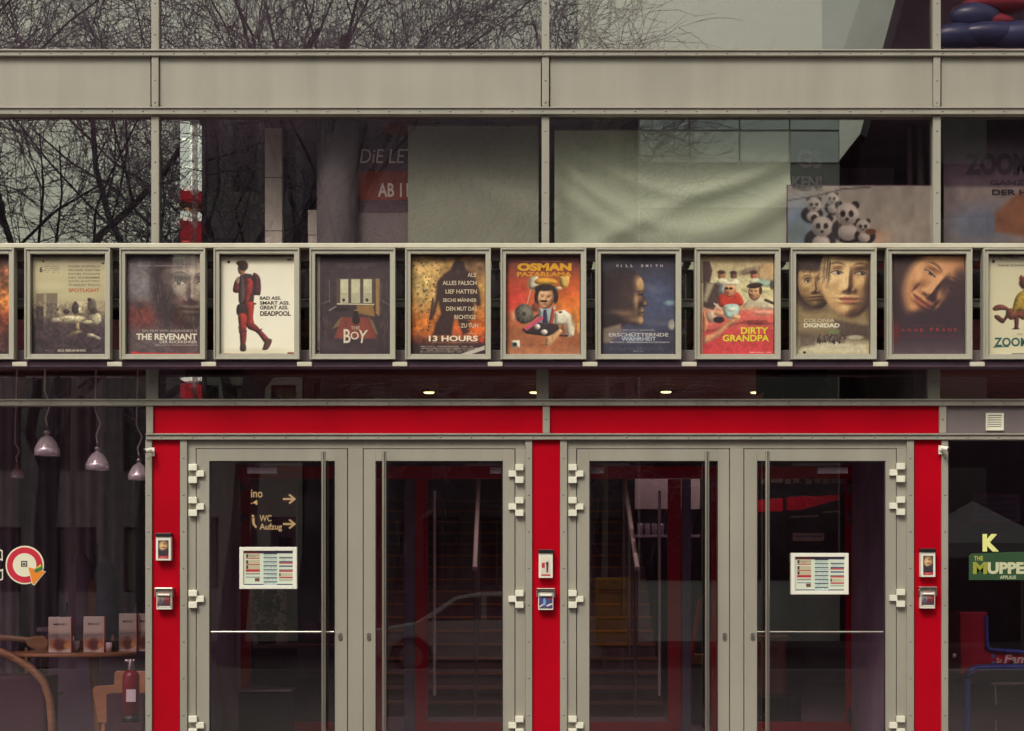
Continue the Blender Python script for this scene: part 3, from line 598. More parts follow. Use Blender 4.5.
def art_smile():
    c = Canvas(70, 40, 512, 660).grad((40, (64, 46, 54)), (120, (76, 56, 58)), (400, (62, 46, 58)), (560, (66, 50, 64)), (660, (92, 74, 84)))
    c.face(345, 205, 206, 292, rot=38, edge=.45, yaw=.10, light=(-.35, -.65, .62), skin=(186, 130, 92), dark=(58, 38, 46), hi=(226, 172, 126), smile=1, gaze=.5, lip=(160, 78, 70), expo=1.02)
    c.blob(470, 320, 92, 110, (60, 43, 54), .93, .7).blob(360, 450, 190, 84, (60, 44, 56), .93, .6).blob(85, 400, 54, 150, (62, 46, 54), .9, .7).blob(490, 200, 44, 80, (66, 47, 54), .8, .9)
    c.blob(400, 215, 20, 60, (70, 50, 54), .8, .9, 20).blob(96, 520, 26, 60, (112, 40, 48), .8, 1).mottle(60, .08, 2)
    c.poly([(70, 60), (78, 60), (86, 655), (70, 655)], (190, 176, 160), .7, 3).marks(130, 540, 460, 552, 2, (116, 44, 54), .8, .9).marks(200, 472, 400, 482, 1, (110, 50, 58), .8, .9)
    for k, ch in enumerate("ANNE"): c.text(ch, 132 + k * 38, 496, 152 + k * 38, 516, (176, 60, 66), 0)
    for k, ch in enumerate("FRANK"): c.text(ch, 306 + k * 36, 492, 326 + k * 36, 514, (176, 60, 66), 0)
    return c
def art_runner():
    c = Canvas(150, 45, 590, 655).grad((45, (130, 120, 112)), (75, (184, 176, 156)), (120, (206, 200, 172)), (380, (218, 212, 180)), (655, (214, 208, 180)))  # grey top stops are frame shade put into the print colour
    # a generic brown running dog, half out of the picture
    b, d = (118, 66, 56), (84, 46, 48)
    c.shade = .6
    c.curve([(180, 372), (200, 350), (240, 346), (276, 366), (282, 384), (240, 378), (196, 384)], b, 1, 5).curve([(270, 372), (330, 366), (420, 350), (440, 420), (370, 440), (336, 428), (290, 440), (262, 410)], b, 1, 6)
    c.curve([(290, 400), (262, 440), (240, 462), (196, 432), (194, 412), (218, 412), (246, 430), (268, 392)], d, 1, 5).curve([(312, 420), (338, 426), (336, 486), (342, 498), (296, 498), (312, 484)], d, 1, 5).curve([(410, 400), (440, 400), (480, 480), (460, 490)], d, 1, 5)
    c.curve([(300, 388), (330, 280), (420, 250), (440, 380), (340, 384)], (170, 140, 60), 1, 8).blob(390, 210, 50, 44, b, 1, .3).curve([(340, 190), (350, 160), (370, 180)], b, 1, 4).mottle(12, .3, 2, (c.a.sum(-1) < 470).astype(float))
    c.shade = 0; c.blob(186, 76, 9, 10, (46, 36, 40)).line(300, 652, 590, 652, 8, (96, 88, 90)).blob(345, 530, 20, 6, (176, 170, 150), .8)
    c.text("GANZ SCHÖN AUSGEFUCHST", 212, 92, 540, 106, (60, 48, 52), .01); c.text("ZOOMANIA", 190, 550, 560, 606, (50, 96, 92), .03); c.line(186, 610, 276, 606, 6, (50, 96, 96))
    return c
def art_board():
    """the programme leaflet: three columns of coloured lines"""
    c = Canvas(150, 148, 806, 600, 150).grad((148, (206, 214, 196)), (600, (206, 214, 196)))
    rc = lambda x0, y0, x1, y1, q: c.poly([(x0, y0), (x1, y0), (x1, y1), (x0, y1)], q, 1, 4)
    rc(160, 150, 800, 182, (66, 50, 76)); rc(160, 150, 370, 182, (122, 40, 52)); rc(160, 584, 800, 600, (50, 56, 92))
    for y in (188, 268, 336): rc(180, y, 366, y + 52, (186, 176, 146)); rc(182, y + 54, 366, y + 66, (176, 54, 58)); rc(186, y + 4, 212, y + 48, (60, 40, 46))
    rc(178, 398, 366, 424, (178, 36, 48)); rc(178, 440, 366, 462, (150, 140, 130)); rc(178, 490, 366, 500, (96, 110, 120)); rc(300, 506, 362, 552, (112, 66, 60))
    for i in range(8): rc(414, 178 + i * 53, 592, 194 + i * 53, (74, 84, 104) if i % 3 else (56, 60, 84)); rc(414, 198 + i * 53, 592, 224 + i * 53, (190, 206, 196))
    for y, q in [(160, (66, 60, 96)), (228, (92, 100, 116)), (282, (74, 70, 96)), (300, (176, 84, 88)), (340, (86, 90, 120)), (392, (120, 112, 116)), (406, (186, 62, 70)), (490, (176, 50, 60)), (524, (160, 168, 150))]: rc(620, y, 800, y + 20, q)
    rc(620, 440, 800, 484, (190, 182, 152)); rc(622, 440, 640, 480, (50, 40, 46))
    c.marks(216, 196, 360, 238, 2, (120, 96, 90), .7).marks(420, 200, 590, 590, 15, (110, 120, 120), .4).marks(640, 250, 800, 280, 2, (110, 120, 120), .5)
    return c
def art_card(k):
    if k == 'portrait':
        c = Canvas(0, 0, 100, 170, 40).grad((0, (60, 46, 56)), (170, (48, 36, 48))).blob(50, 46, 40, 40, (206, 160, 104), 1, .6).blob(36, 60, 22, 30, (226, 190, 136), .8, .8).blob(52, 66, 20, 6, (120, 60, 50), .9, .6).blob(70, 30, 24, 12, (120, 82, 60), .7, .7)
        return c.poly([(0, 146), (100, 146), (100, 170), (0, 170)], (190, 36, 44), 1, 4).marks(20, 152, 80, 164, 1, (230, 200, 190), .8, .9)
    if k == 'pale':
        c = Canvas(0, 0, 100, 170, 40).grad((0, (222, 214, 196)), (170, (206, 196, 180)))
        return c.poly([(8, 56), (40, 50), (40, 100), (8, 98)], (176, 52, 50), 1, 5).blob(66, 60, 14, 16, (60, 34, 46), 1, .5).poly([(54, 70), (80, 70), (74, 140), (58, 140)], (84, 56, 70), 1, 5).poly([(0, 156), (100, 156), (100, 170), (0, 170)], (190, 70, 60), 1, 4)
    if k == 'blue':
        c = Canvas(0, 0, 100, 110, 40).grad((0, (86, 76, 120)), (60, (60, 66, 130)), (110, (74, 60, 100)))
        return c.poly([(0, 2), (100, 2), (100, 18), (0, 18)], (216, 206, 196), 1, 4).blob(40, 66, 10, 26, (130, 176, 206), .9, .5).line(4, 100, 30, 84, 8, (222, 214, 206)).line(60, 92, 96, 80, 10, (222, 214, 206)).blob(76, 40, 24, 14, (140, 46, 60), .8, .6)
    c = Canvas(0, 0, 100, 110, 40).grad((0, (206, 196, 186)), (26, (120, 50, 54)), (70, (110, 36, 46)), (92, (60, 44, 56)), (110, (206, 196, 180)))
    return c.blob(24, 50, 22, 34, (150, 146, 146), .9, .4).blob(26, 70, 14, 20, (70, 70, 90), .9, .5).line(44, 40, 92, 36, 7, (206, 150, 140)).line(44, 52, 84, 50, 5, (190, 120, 116)).line(14, 102, 92, 102, 8, (226, 220, 206))
def art_menu():
    c = Canvas(0, 0, 100, 172, 40).grad((0, (206, 198, 172)), (70, (200, 190, 160)), (90, (140, 126, 116)), (120, (160, 136, 110)), (172, (214, 206, 180)))
    c.blob(50, 132, 46, 26, (176, 110, 56), 1, .5).blob(50, 134, 26, 30, (92, 48, 42), .9, .6).blob(82, 140, 14, 14, (206, 160, 90), .8, .6).line(8, 90, 92, 86, 4, (90, 90, 96), .7)
    return c.text("MENÜ", 22, 28, 80, 40, (50, 36, 40), .02)

# ================================================================== ground and street
def slab(name, x0, x1, y0, y1, z, m, th=.3):
    mb = MB(); mb.box(x0, x1, y0, y1, z - th, z, m); return structure(mb.build(name, loc=((x0 + x1) / 2, (y0 + y1) / 2, z)))
ASPH = mat('asphalt', (.052, .047, .05), rough=.85, var=.25, scale=8, bump=.3)
PAVE = mat('pavement_slabs', (.105, .082, .095), rough=.8, var=.15, scale=2, bump=.1)
slab('ground', -400, 400, -400, 400, -.17, ASPH)
slab('pavement', -60, 60, -16.2, 0.02, 0.0, PAVE, .16)
slab('kerb', -60, 60, -16.5, -16.2, 0.0, mat('kerb_stone', (.26, .25, .24), rough=.8, bump=.2), .16)
slab('far_pavement', -60, 60, -31, -26.5, 0.0, PAVE, .16)

# ================================================================== the cinema
B = thing('cinema_building', 'cinema front of taupe metal panels, red piers, glazed double doors and tall windows', 'building', (0, 0, 0))
XL, XR = -9.2, 9.2
MUL = [-627, -236, 155, 545.5, 937, 1328, 1719]
def rivets(mb, x0, x1, z0, z1, y, step=.245, r=.0085):
    if x1 - x0 > z1 - z0:
        n = max(1, int((x1 - x0) / step)); 
        for i in range(n): mb.dome(x0 + (i + .5) * (x1 - x0) / n, y, (z0 + z1) / 2, r, RIVET)
    else:
        n = max(1, int((z1 - z0) / step))
        for i in range(n): mb.dome((x0 + x1) / 2, y, z0 + (i + .5) * (z1 - z0) / n, r, RIVET)
def hstrip(name, p0, p1, m, x0=XL, x1=XR, y=-.035, lip=True, yb=.06, cap=None):
    mb = MB(); z1, z0 = AZ(p0, y), AZ(p1, y)
    mb.box(x0, x1, y, yb, z0, z1, m)
    if lip: mb.box(x0, x1, y - .014, y, z1 - .012, z1, m)
    rivets(mb, x0, x1, z0, z1 - .01, y)
    return mb.build(name, B, .002)
def vstrip(name, pc, w, p0, p1, m, y=-.03, yb=.05, riv=True, step=.245):
    mb = MB(); xc = AX(pc, y); hw = w / 2 / PPM; z1, z0 = AZ(p0, y), AZ(p1, y)
    mb.box(xc - hw, xc + hw, y, yb, z0, z1, m)
    if riv: rivets(mb, xc - hw, xc + hw, z0, z1, y, step)
    return mb.build(name, B, .002)
def pane(p0, p1, q0, q1, m=GLASS, y=.05, name='window_pane', par=None):
    mb = MB(); x0, z1 = at(p0, q0, y); x1, z0 = at(p1, q1, y)
    mb.box(x0, x1, y, y + .008, z0, z1, m); return mb.build(name, par or B)

TOPPX = -420          # the storey above runs on out of the picture
for i in range(len(MUL) - 1):
    a, b = MUL[i] + 3.5, MUL[i + 1] - 3.5
    pane(a, b, TOPPX, 52)
    pane(a, b, 114, 300)
    pane(a, b, 306, 400)
    mb = MB(); x0, z1 = at(a + 1, 54, 0); x1, z0 = at(b - 1, 110, 0)
    mb.box(x0, x1, 0, .05, z0, z1, GREY); mb.build('spandrel_panel', B, .003)
for p in MUL:
    vstrip('mullion', p, 7.5, TOPPX, 50, GREY, y=-.01)
    vstrip('cover_strip', p, 7, 55.5, 105, GREY, y=-.028, step=.2)
    mb = MB(); x = AX(p, -.045); z = AZ(105, -.045); mb.box(x - .026, x + .026, -.045, -.01, z - .012, z + .05, GREY); mb.dome(x, -.045, z + .02, .009, RIVET); mb.build('clip', B, .003)
    vstrip('mullion', p, 7.5, 115.5, 300, GREY, y=-.01)
    vstrip('mullion', p - 3, 12, 300, 399, GREY, y=-.005)
hstrip('flange_strip', 49.5, 55.5, GREY, y=-.045)
hstrip('flange_strip', 107, 114, GREY, y=-.045)
hstrip('flange_strip', 299, 307, GREY)
hstrip('flange_strip', 399, 405.5, GREY, y=-.045)
hstrip('roof_edge', TOPPX - 14, TOPPX, GREY)
# fascia over the doors
def panel(name, a, b, c, d, m, y=-.004, yb=.05, bev=.002):
    mb = MB(); mb.pbox(a, b, c, d, y, yb, m); return mb.build(name, B, bev)
panel('fascia_panel', 153, 543, 405.5, 433.5, RED); panel('fascia_panel', 549.5, 939.5, 405.5, 433.5, RED)
vstrip('cover_strip', 546.3, 7, 405.5, 433, GREY, y=-.03)
vstrip('cover_strip', 149.5, 7, 405.5, 433, GREY, y=-.03); vstrip('cover_strip', 943, 7, 405.5, 433, GREY, y=-.03)
panel('fascia_panel', 946.5, 1600, 405.5, 433.5, GREYD)
hstrip('flange_strip', 433.5, 439.5, GREY, x0=AX(147), x1=XR, y=-.045)
# red piers with riveted cover strips
for a, b in ((152.5, 179.5), (532.3, 560.2), (914.5, 942)):
    mb = MB(); mb.pbox(a, b, 439.5, 770, -.004, .12, RED); mb.build('pier', B, .002)
for p, w in ((148.6, 6.5), (183.5, 7), (528.8, 6.6), (563.6, 6.8), (910.5, 7), (945, 6.5)):
    vstrip('cover_strip', p, w, 439.7, 770, GREY, y=-.026, step=.272)

# glazing left (cafe) and right (foyer)
for a, b in ((-632, -236), (-234, 145)): pane(a, b, 405, 764, CAFEGL)
pane(948.5, 1328, 439, 764, CAFEGL); pane(1330, 1660, 439, 764, CAFEGL)
vstrip('mullion', -235, 7, 405.5, 770, GREY); vstrip('mullion', 1329, 7, 439.5, 770, GREY)
for a, b in ((-640, 145), (948.5, 1660)):
    mb = MB(); mb.pbox(a, b, 760, 769.5, -.02, .09, GREYD); mb.build('sill', B, .003)

# ------------------------------------------------------------------ doors
def door_set(x0, x1, leaves):
    """fixed frame round two leaves; x0..x1 pixels"""
    (la, lb), (lc, ld) = leaves
    mb = MB(); zt, zb = AZ(440, 0), AZ(448.5, 0)
    mb.box(AX(x0), AX(x1), 0, .10, zb, zt, GREY)
    for a, b in ((x0, la - .45), (lb + .45, lc - .45), (ld + .45, x1)): mb.box(AX(a), AX(b), 0, .10, .0, zb - .0005, GREY)
    mb.box(AX(la - 2), AX(lb + 2), .055, .075, zb - .03, zb + .01, DARKGAP)
    mb.box(AX(lc - 2), AX(ld + 2), .055, .075, zb - .03, zb + .01, DARKGAP)
    for e in (la, lb, lc, ld): mb.box(AX(e) - .016, AX(e) + .016, .0555, .0745, 0.002, zb, DARKGAP)
    mb.build('door_frame', B, .0025)
def door_leaf(a, b, ga, gb, hinge_px, handle_px, lock_px, bar=None, closer=None, hq=((464, 483), (497, 516), (590, 608), (716, 735))):
    zt, g = AZ(448.5) - .006, .003
    x0, x1, X0, X1 = AX(a) + g, AX(b) - g, AX(ga), AX(gb); Zt, Zb = AZ(461), .23
    mb = MB(); y0, y1 = -.003, .052
    mb.box(x0, X0, y0, y1, .015, zt, GREY); mb.box(X1, x1, y0, y1, .015, zt, GREY)
    mb.box(X0, X1, y0, y1, Zt, zt, GREY); mb.box(X0, X1, y0, y1, .015, Zb, GREY)
    leaf = mb.build('door', B, .0018)
    q = MB(); q.box(X0 - .002, X1 + .002, .022, .030, Zb - .002, Zt + .002, DGLASS); q.build('door_pane', leaf)
    q = MB()
    for u, v, s, t in ((X0, X0 + .008, Zb, Zt), (X1 - .008, X1, Zb, Zt), (X0 + .008, X1 - .008, Zt - .008, Zt), (X0 + .008, X1 - .008, Zb, Zb + .008)):
        q.box(u, v, .006, .0215, s, t, DARKGAP)
    q.build('glazing_seal', leaf)
    hx = AX(handle_px, -.09)
    q = MB(); zt_, zb_ = AZ(451.5, -.09), .30
    q.tube([(hx, -.09, zb_), (hx, -.09, zt_)], .0185, STEEL, 14)
    for z in (zb_ + .12, 1.35, zt_ - .10): q.tube([(hx, -.09, z), (hx, .0, z)], .011, STEEL, 10)
    q.build('pull_handle', leaf)
    q = MB(); lx, lz = at(lock_px, 636, -.01)
    q.prism([(lx + .016 * math.cos(t * .4), lz + .016 * math.sin(t * .4) + (0.014 if math.sin(t * .4) > 0 else -.014)) for t in range(16)], -.016, -.002, RIVET)
    q.box(lx - .003, lx + .003, -.0185, -.0155, lz - .016, lz + .0, DARKGAP); q.build('lock', leaf, .0015)
    s = 1 if hinge_px < (a + b) / 2 else -1          # which side the frame lies on
    for h0, h1 in hq:
        q = MB(); y = -.045
        for c0, c1, e0, e1 in ((h0, h0 + 6.3, 0, 8.2), (h1 - 6.3, h1, 0, 8.2), ((h0 + h1) / 2 - 3, (h0 + h1) / 2 + 3, 7.2, 15)):
            p, r = hinge_px + s * e0, hinge_px + s * e1
            xa, za = at(min(p, r), c0, y); xb, zb = at(max(p, r), c1, y)
            yf = y if e0 == 0 else y + .012; q.box(xa, xb, yf, -.0035, zb, za, HINGE)
        xa, za = at(hinge_px + s * 8, h0 + 1, y); xb, zb = at(hinge_px + s * 8, h1 - 1, y)
        q.tube([(xa, -.012, zb), (xb, -.012, za)], .006, RIVET, 8)
        q.build('hinge', leaf, .002)
    if bar:
        q = MB(); xa, z = at(bar[0], 632, -.02); xb, _ = at(bar[1], 632, -.02)
        q.tube([(xa, -.02, z), (xb, -.02, z)], .0085, STEEL, 10)
        q.tube([(xa + .01, -.02, z), (xa + .01, .022, z)], .007, STEEL, 8); q.tube([(xb - .01, -.02, z), (xb - .01, .022, z)], .007, STEEL, 8)
        q.build('guard_rail', leaf)
    if closer:
        q = MB(); a0, a1, b0, b1 = closer; y = .10
        CL = mat('closer_grey', (.36, .33, .30), rough=.4, metal=.3)
        q.pbox(a0, a1, 463, 465.6, y, y + .03, CL); q.pbox(b0, b1, 467, 473.5, y - .01, y + .05, CL); q.build('door_closer', leaf, .003)
    return leaf
door_set(187.2, 525.4, ((196.3, 347.5), (363.3, 515)))
door_set(567, 907, ((576.7, 729.5), (744, 896.3)))
door_leaf(196.3, 347.5, 209.3, 335, 188.5, 323.5, 340, (211, 334), (255, 303, 247, 277))
door_leaf(363.3, 515, 375.5, 503, 523.5, 384.3, 368.5, None, (466, 502, 490, 516))
door_leaf(576.7, 729.5, 589.3, 718, 568.5, 707, 724.5, None, (576, 629, 576, 604))
door_leaf(744, 896.3, 757, 885.5, 905, 767.5, 752.5, (757, 883), (792, 841, 818, 848), hq=((463, 482), (496.5, 515), (589, 607), (716, 735)))

# ------------------------------------------------------------------ inside: floors, ceilings and walls (parts of the building)
def part(name, x0, x1, y0, y1, z0, z1, m, bev=0):
    mb = MB(); mb.box(x0, x1, y0, y1, z0, z1, m); return mb.build(name, B, bev)
part('foyer_floor', XL, XR, .13, 12, -.02, .012, FLOORM)
part('foyer_ceiling', XL, XR, .13, 12, 3.62, 3.78, WOODD)
part('floor_slab', XL, XR, .13, 12, 3.79, 3.98, FLOORM)
part('slab_edge', XL, XR, .09, .128, 3.6, 4.0, DARKGAP)
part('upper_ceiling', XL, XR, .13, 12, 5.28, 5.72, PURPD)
part('top_ceiling', XL, XR, .13, 12, 9.4, 9.6, PURP)
part('rear_wall', XL, XR, 12, 12.3, -.02, 9.6, PURP)
part('side_wall', XL - .3, XL, 0, 12.3, 0, 9.6, PURP); part('side_wall', XR, XR + .3, 0, 12.3, 0, 9.6, PURP)
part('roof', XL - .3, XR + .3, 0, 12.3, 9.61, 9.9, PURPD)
# wooden ceiling slats
mb = MB()
for i in range(34): mb.box(-2.7, 6.0, 1.0 + i * .2, 1.15 + i * .2, 3.575, 3.618, WOODD)
mb.build('ceiling_slats', B)
# vestibule side walls and the wall between cafe and foyer
part('partition_wall', -2.84, -2.64, .14, 7, .013, 3.6, PURP); part('partition_wall', 3.24, 3.42, .14, 3.1, .013, 3.6, PURP)
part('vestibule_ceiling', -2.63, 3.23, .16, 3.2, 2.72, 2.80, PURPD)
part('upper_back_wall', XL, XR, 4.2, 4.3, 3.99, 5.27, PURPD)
part('top_back_wall', XL, XR, 5.2, 5.3, 5.73, 9.39, PURP)

# inner red doors, 2.9 m in
IY = 2.9
RI = mat('inner_red_paint', (.62, .004, .03), rough=.35, var=.1)
ID = thing('inner_door_screen', 'inner row of red framed glass doors behind the entrance doors', 'doors', (at(548, 600, IY)[0], IY, 0))
mb = MB(); mb.pbox(238, 858, 466, 478.5, IY, IY + .07, RI); mb.build('red_head_rail', ID, .002)
for a, b, c0, c1 in ((240.5, 383, 250, 375), (415, 547, 428, 535), (549, 681, 561, 668), (712, 857, 721, 846.5)):
    mb = MB()
    for u, v, q0, q1 in ((a, c0, 479, 722), (c1, b, 479, 722), (a, b, 722, 738)): mb.pbox(u, v, q0, q1, IY + .005, IY + .06, RI)
    lf = mb.build('door', ID, .002)
    mb = MB(); mb.pbox(c0, c1, 479, 722, IY + .03, IY + .036, INGLASS); mb.build('door_pane', lf)
    hp = {240.5: 369, 415: 434.5, 549: 659.5, 712: 727}[a]; x, _ = at(hp, 0, IY - .06)
    mb = MB(); mb.tube([(x, IY - .06, .4), (x, IY - .06, 2.35)], .014, HINGE, 8)
    for z in (.5, 2.2): mb.tube([(x, IY - .06, z), (x, IY + .01, z)], .008, STEEL, 6)
    mb.build('pull_handle', lf)
for a, b in ((404, 414.5), (682, 691)):
    mb = MB(); mb.pbox(a, b, 479, 745, IY + .01, IY + .08, mat('slate_frame', (.22, .18, .22), rough=.5)); mb.build('frame_post', ID, .002)
for px, q in ((244, 488), (244, 518), (852, 488), (852, 518), (852, 715)):
    mb = MB(); mb.pbox(px - 3, px + 3, q - 3, q + 3, IY - .03, IY, RIVET); mb.pbox(px - 4, px - 2.5, q - 8, q + 8, IY - .025, IY, RIVET); mb.build('hinge', ID)
# stairs behind, with steel handrails
ST = thing('staircase', 'wide foyer stairs with orange edged treads behind the middle doors', 'stairs', (0, 6, 0))
TR = mat('stair_tread', (.20, .12, .13), rough=.5, var=.2); ED = mat('tread_edge', (.46, .19, .075), rough=.5)
for i in range(17):
    mb = MB(); y = 5.4 + i * .29; z = .15 * (i + 1)
    mb.box(-1.75, 1.65, y, y + .31, z - .149, z - .004, TR); mb.box(-1.75, 1.65, y - .012, y + .31, z - .004, z + .02, TR); mb.box(-1.75, 1.65, y - .016, y - .0125, z - .004, z + .0205, ED)
    mb.build('tread', ST)
for x in (-.395, 1.33):
    mb = MB(); mb.tube([(x, 4.9, 1.62), (x, 7.9, 3.0)], .026, HINGE, 10)
    for k in (0, 1, 2): mb.tube([(x, 5.2 + k * 1.1, .0 + max(0, k * 1.1 - .2) * .5), (x, 5.2 + k * 1.1, 1.75 + k * .5)], .018, STEEL, 8)
    mb.build('handrail', ST)
for px, q, y in ((429, 393.5, 5), (535, 393.5, 5), (666, 393, 5), (756, 393.5, 5)):
    x, z = at(px, q, y); yy = y
    t = thing('downlight', {429: 'round lit downlight left of the middle post, above the door head', 535: 'round lit downlight right beside the middle post above the door head', 666: 'round lit downlight in the wooden ceiling above the third door', 756: 'round lit downlight furthest right in the ceiling above the doors'}[px], 'lamp', (x, yy, 3.575), 'downlights in the wooden ceiling')
    mb = MB(); mb.lathe([(.075, 0), (.075, -.02), (.057, -.022), (.057, -.01)], (x, yy, z + .035), STEEL, 20); mb.build('trim_ring', t)
    mb = MB(); mb.lathe([(.0001, -.012), (.05, -.006), (.058, 0.004)], (x, yy, z + .008), mat('lamp_glow', (1, .88, .36), emit=2.6), 20); mb.lathe([(.057, 0), (.0001, 0)], (x, yy, z + .03), BLACK, 20); mb.build('lamp_glass', t)  # black disc added above the lens to keep its glow off the slats
    ld = bpy.data.lights.new('downlight_beam', 'SPOT'); ld.energy = 20; ld.spot_size = R(150); ld.spot_blend = 1; ld.shadow_soft_size = .03; ld.color = (1, .76, .68)
    lo = bpy.data.objects.new('downlight_beam', ld); COL.objects.link(lo); lo.parent = t; lo.location = (0, 0, -.16)

# ================================================================== poster rack and cases
PY = -.34
RK = thing('poster_rack', 'long horizontal metal rack carrying the row of poster cases above the doors', 'rack', (0, PY, at(0, 360, PY)[1]))
mb = MB(); mb.box(XL + .4, XR - .4, PY - .01, PY + .12, AZ(248, PY), AZ(243.2, PY), CAP); mb.build('top_cap', RK, .006)
mb = MB(); mb.box(XL + .4, XR - .4, PY + .10, PY + .15, AZ(261, PY + .1), AZ(249.2, PY + .1), GREYD); mb.build('upper_rail', RK, .004)
mb = MB(); mb.box(XL + .4, XR - .4, PY + .10, PY + .15, AZ(361, PY + .1), AZ(350, PY + .1), GREYD); mb.build('lower_rail', RK, .004)
mb = MB(); mb.box(XL + .4, XR - .4, PY + .02, PY + .20, AZ(366.5, PY), AZ(361, PY), PURPD); mb.build('drip_rail', RK, .003)
CASES = [(-71, 'ember', art_ember, 'poster case at the left picture edge with an orange brown print, cut off'),
         (25, 'newsroom', art_newsroom, 'poster case with a pale grey office meeting print headed SPOTLIGHT'),
         (120, 'frontier', art_frontier, 'poster case with a murky grey bearded face and red ground, lettered THE REVENANT'),
         (214, 'walker', art_walker, 'poster case with a white print of one walking figure in red beside bold words'),
         (309.8, 'room', art_room, 'poster case with a dark room and three bright windows, lettered THE BOY'),
         (405.3, 'soldier', art_soldier, 'poster case with a black soldier outline on orange fire, lettered 13 HOURS'),
         (500.6, 'salesman', art_salesman, 'poster case with a moustached man at a counter under yellow OSMAN lettering'),
         (595.5, 'profile', art_profile, 'poster case with a dark side face on blue, lettered WILL SMITH along its top'),
         (694.7, 'beach', art_beach, 'poster case with two men in a pink car and yellow DIRTY GRANDPA lettering'),
         (790.6, 'faces', art_faces, 'poster case with two large sepia faces above COLONIA DIGNIDAD lettering'),
         (886.2, 'smile', art_smile, 'poster case with a dim tilted smiling face and red ANNE FRANK lettering'),
         (982.8, 'runner', art_runner, 'poster case at the right picture edge, white print with a brown running animal')]
CASE_M = painted_metal('case_frame_metal', (.41, .385, .315))
for (p, key, art, lab) in CASES:
    q = p + 85.6; y = PY - .005
    x0, z1 = at(p, 248.6, y); x1, z0 = at(q, 359.6, y)
    t = thing('poster_case', lab, 'poster case', ((x0 + x1) / 2, y, z0), 'poster cases on the rack')
    w = .042; mb = MB()
    for a, b, c, d in ((x0, x0 + w, z0, z1), (x1 - w, x1, z0, z1), (x0 + w, x1 - w, z1 - w, z1), (x0 + w, x1 - w, z0, z0 + w)):
        mb.box(a, b, y - .012, y + .085, c, d, CASE_M)
        # raised outer bead
    e = .013
    for a, b, c, d in ((x0, x0 + e, z0, z1), (x1 - e, x1, z0, z1), (x0 + e, x1 - e, z1 - e, z1), (x0 + e, x1 - e, z0, z0 + e)): mb.box(a, b, y - .024, y - .0118, c, d, CASE_M)
    mb.build('frame', t, .003)
    mb = MB(); mb.box(x0 + w, x1 - w, y + .05, y + .08, z0 + w, z1 - w, DARKGAP); mb.build('back_panel', t)
    jit = (hash(key) % 5 - 2) * .0; a, b = x0 + w + .006, x1 - w - .006
    print_mesh(art(), a, b, z0 + w + .004, z1 - w - .012, y + .044, 'poster', t)
    mb = MB(); mb.box(x0 + w, x1 - w, y + .016, y + .020, z0 + w, z1 - w, COVER); mb.build('cover_pane', t)
# the stubs that hold the rack, one in each gap
for i, (p, *_r) in enumerate(CASES):
    g = p - 5.4
    for k, (c, d) in enumerate(((251, 262), (350, 361))):
        pass
    mb = MB(); x, z = at(g, 364, PY - .01); mb.box(x - .058, x + .058, PY - .012, PY + .05, z - .018, z + .016, CAP)
    mb.build('bracket', RK, .004)
    for c, d in ((z + .03, z + .11), (AZ(261, PY), AZ(250, PY))):
        mb = MB(); mb.box(x - .03, x + .03, PY + .151, .055, c, d, GREYD); mb.build('wall_arm', RK, .004)

# ================================================================== small fittings on the front
def security_camera(px, q, lab, s):
    x, z = at(px, q, -.03); t = thing('security_camera', lab, 'camera', (x, -.03, z))
    mb = MB(); mb.box(x - .014, x + .014, -.045, -.031, z - .035, z + .035, WHITE); mb.tube([(x, -.045, z), (x + s * .03, -.09, z + .005)], .014, WHITE, 8); mb.build('wall_plate', t, .003)
    mb = MB(); mb.tube([(x + s * .005, -.09, z + .012), (x + s * .045, -.125, z)], .020, WHITE, 14); mb.build('housing', t, .004)
    mb = MB(); mb.tube([(x + s * .0455, -.1254, z), (x + s * .052, -.131, z - .002)], .016, BLACK, 14); mb.build('lens', t)
security_camera(153, 452, 'small white camera on the cover strip above the left red pier', -1)
security_camera(940, 450, 'small white camera on the cover strip beside the right red pier', 1)
def card_box(px, q, w, h, art, lab, open_top):
    y = -.075; x0, z1 = at(px - w / 2, q - h / 2, y); x1, z0 = at(px + w / 2, q + h / 2, y)
    t = thing('card_dispenser' if not open_top else 'wall_ashtray', lab, 'dispenser', ((x0 + x1) / 2, -.005, z0), 'boxes on the red piers')
    mb = MB(); lip = .018
    mb.box(x0, x1, y + .006, -.0045, z0, z1, WHITE)
    if not open_top:
        mb.box(x0 - .004, x1 + .004, y - .006, -.0045, z1 + .0005, z1 + .028, BLACK)
        mb.build('case', t, .003)
        print_mesh(art, x0 + .018, x1 - .018, z0 + .016, z1 - .03, y + .0045, 'front_card', t)
    else:
        mb.box(x0 - .012, x1 + .012, y - .012, -.0045, z1 + .0005, z1 + .022, STEEL); mb.box(x0 - .014, x0 - .0005, y, -.005, z1 - .05, z1, STEEL); mb.box(x1 + .0005, x1 + .014, y, -.005, z1 - .05, z1, STEEL)
        mb.build('case', t, .003)
        print_mesh(art, x0 + .006, x1 - .006, z0 + .012, z1 - .004, y + .0045, 'front_card', t)
        mb = MB(); mb.tube([(x0 + .012, y - .002, z1 - .035), (x1 - .012, y - .002, z1 - .035)], .010, WHITE, 10); mb.build('stub_bar', t)
card_box(163.2, 548.5, 15, 24, art_card('portrait'), 'narrow white card box with a golden portrait on the left red pier', False)
card_box(545.8, 565.5, 14, 25, art_card('pale'), 'narrow white card box with a pale front on the middle red pier', False)
card_box(928.3, 564.5, 14.5, 25, art_card('portrait'), 'narrow white card box with a golden portrait on the right red pier', False)
card_box(163.8, 600, 15, 19, art_card('red'), 'small steel topped box with red front, lower on the left red pier', True)
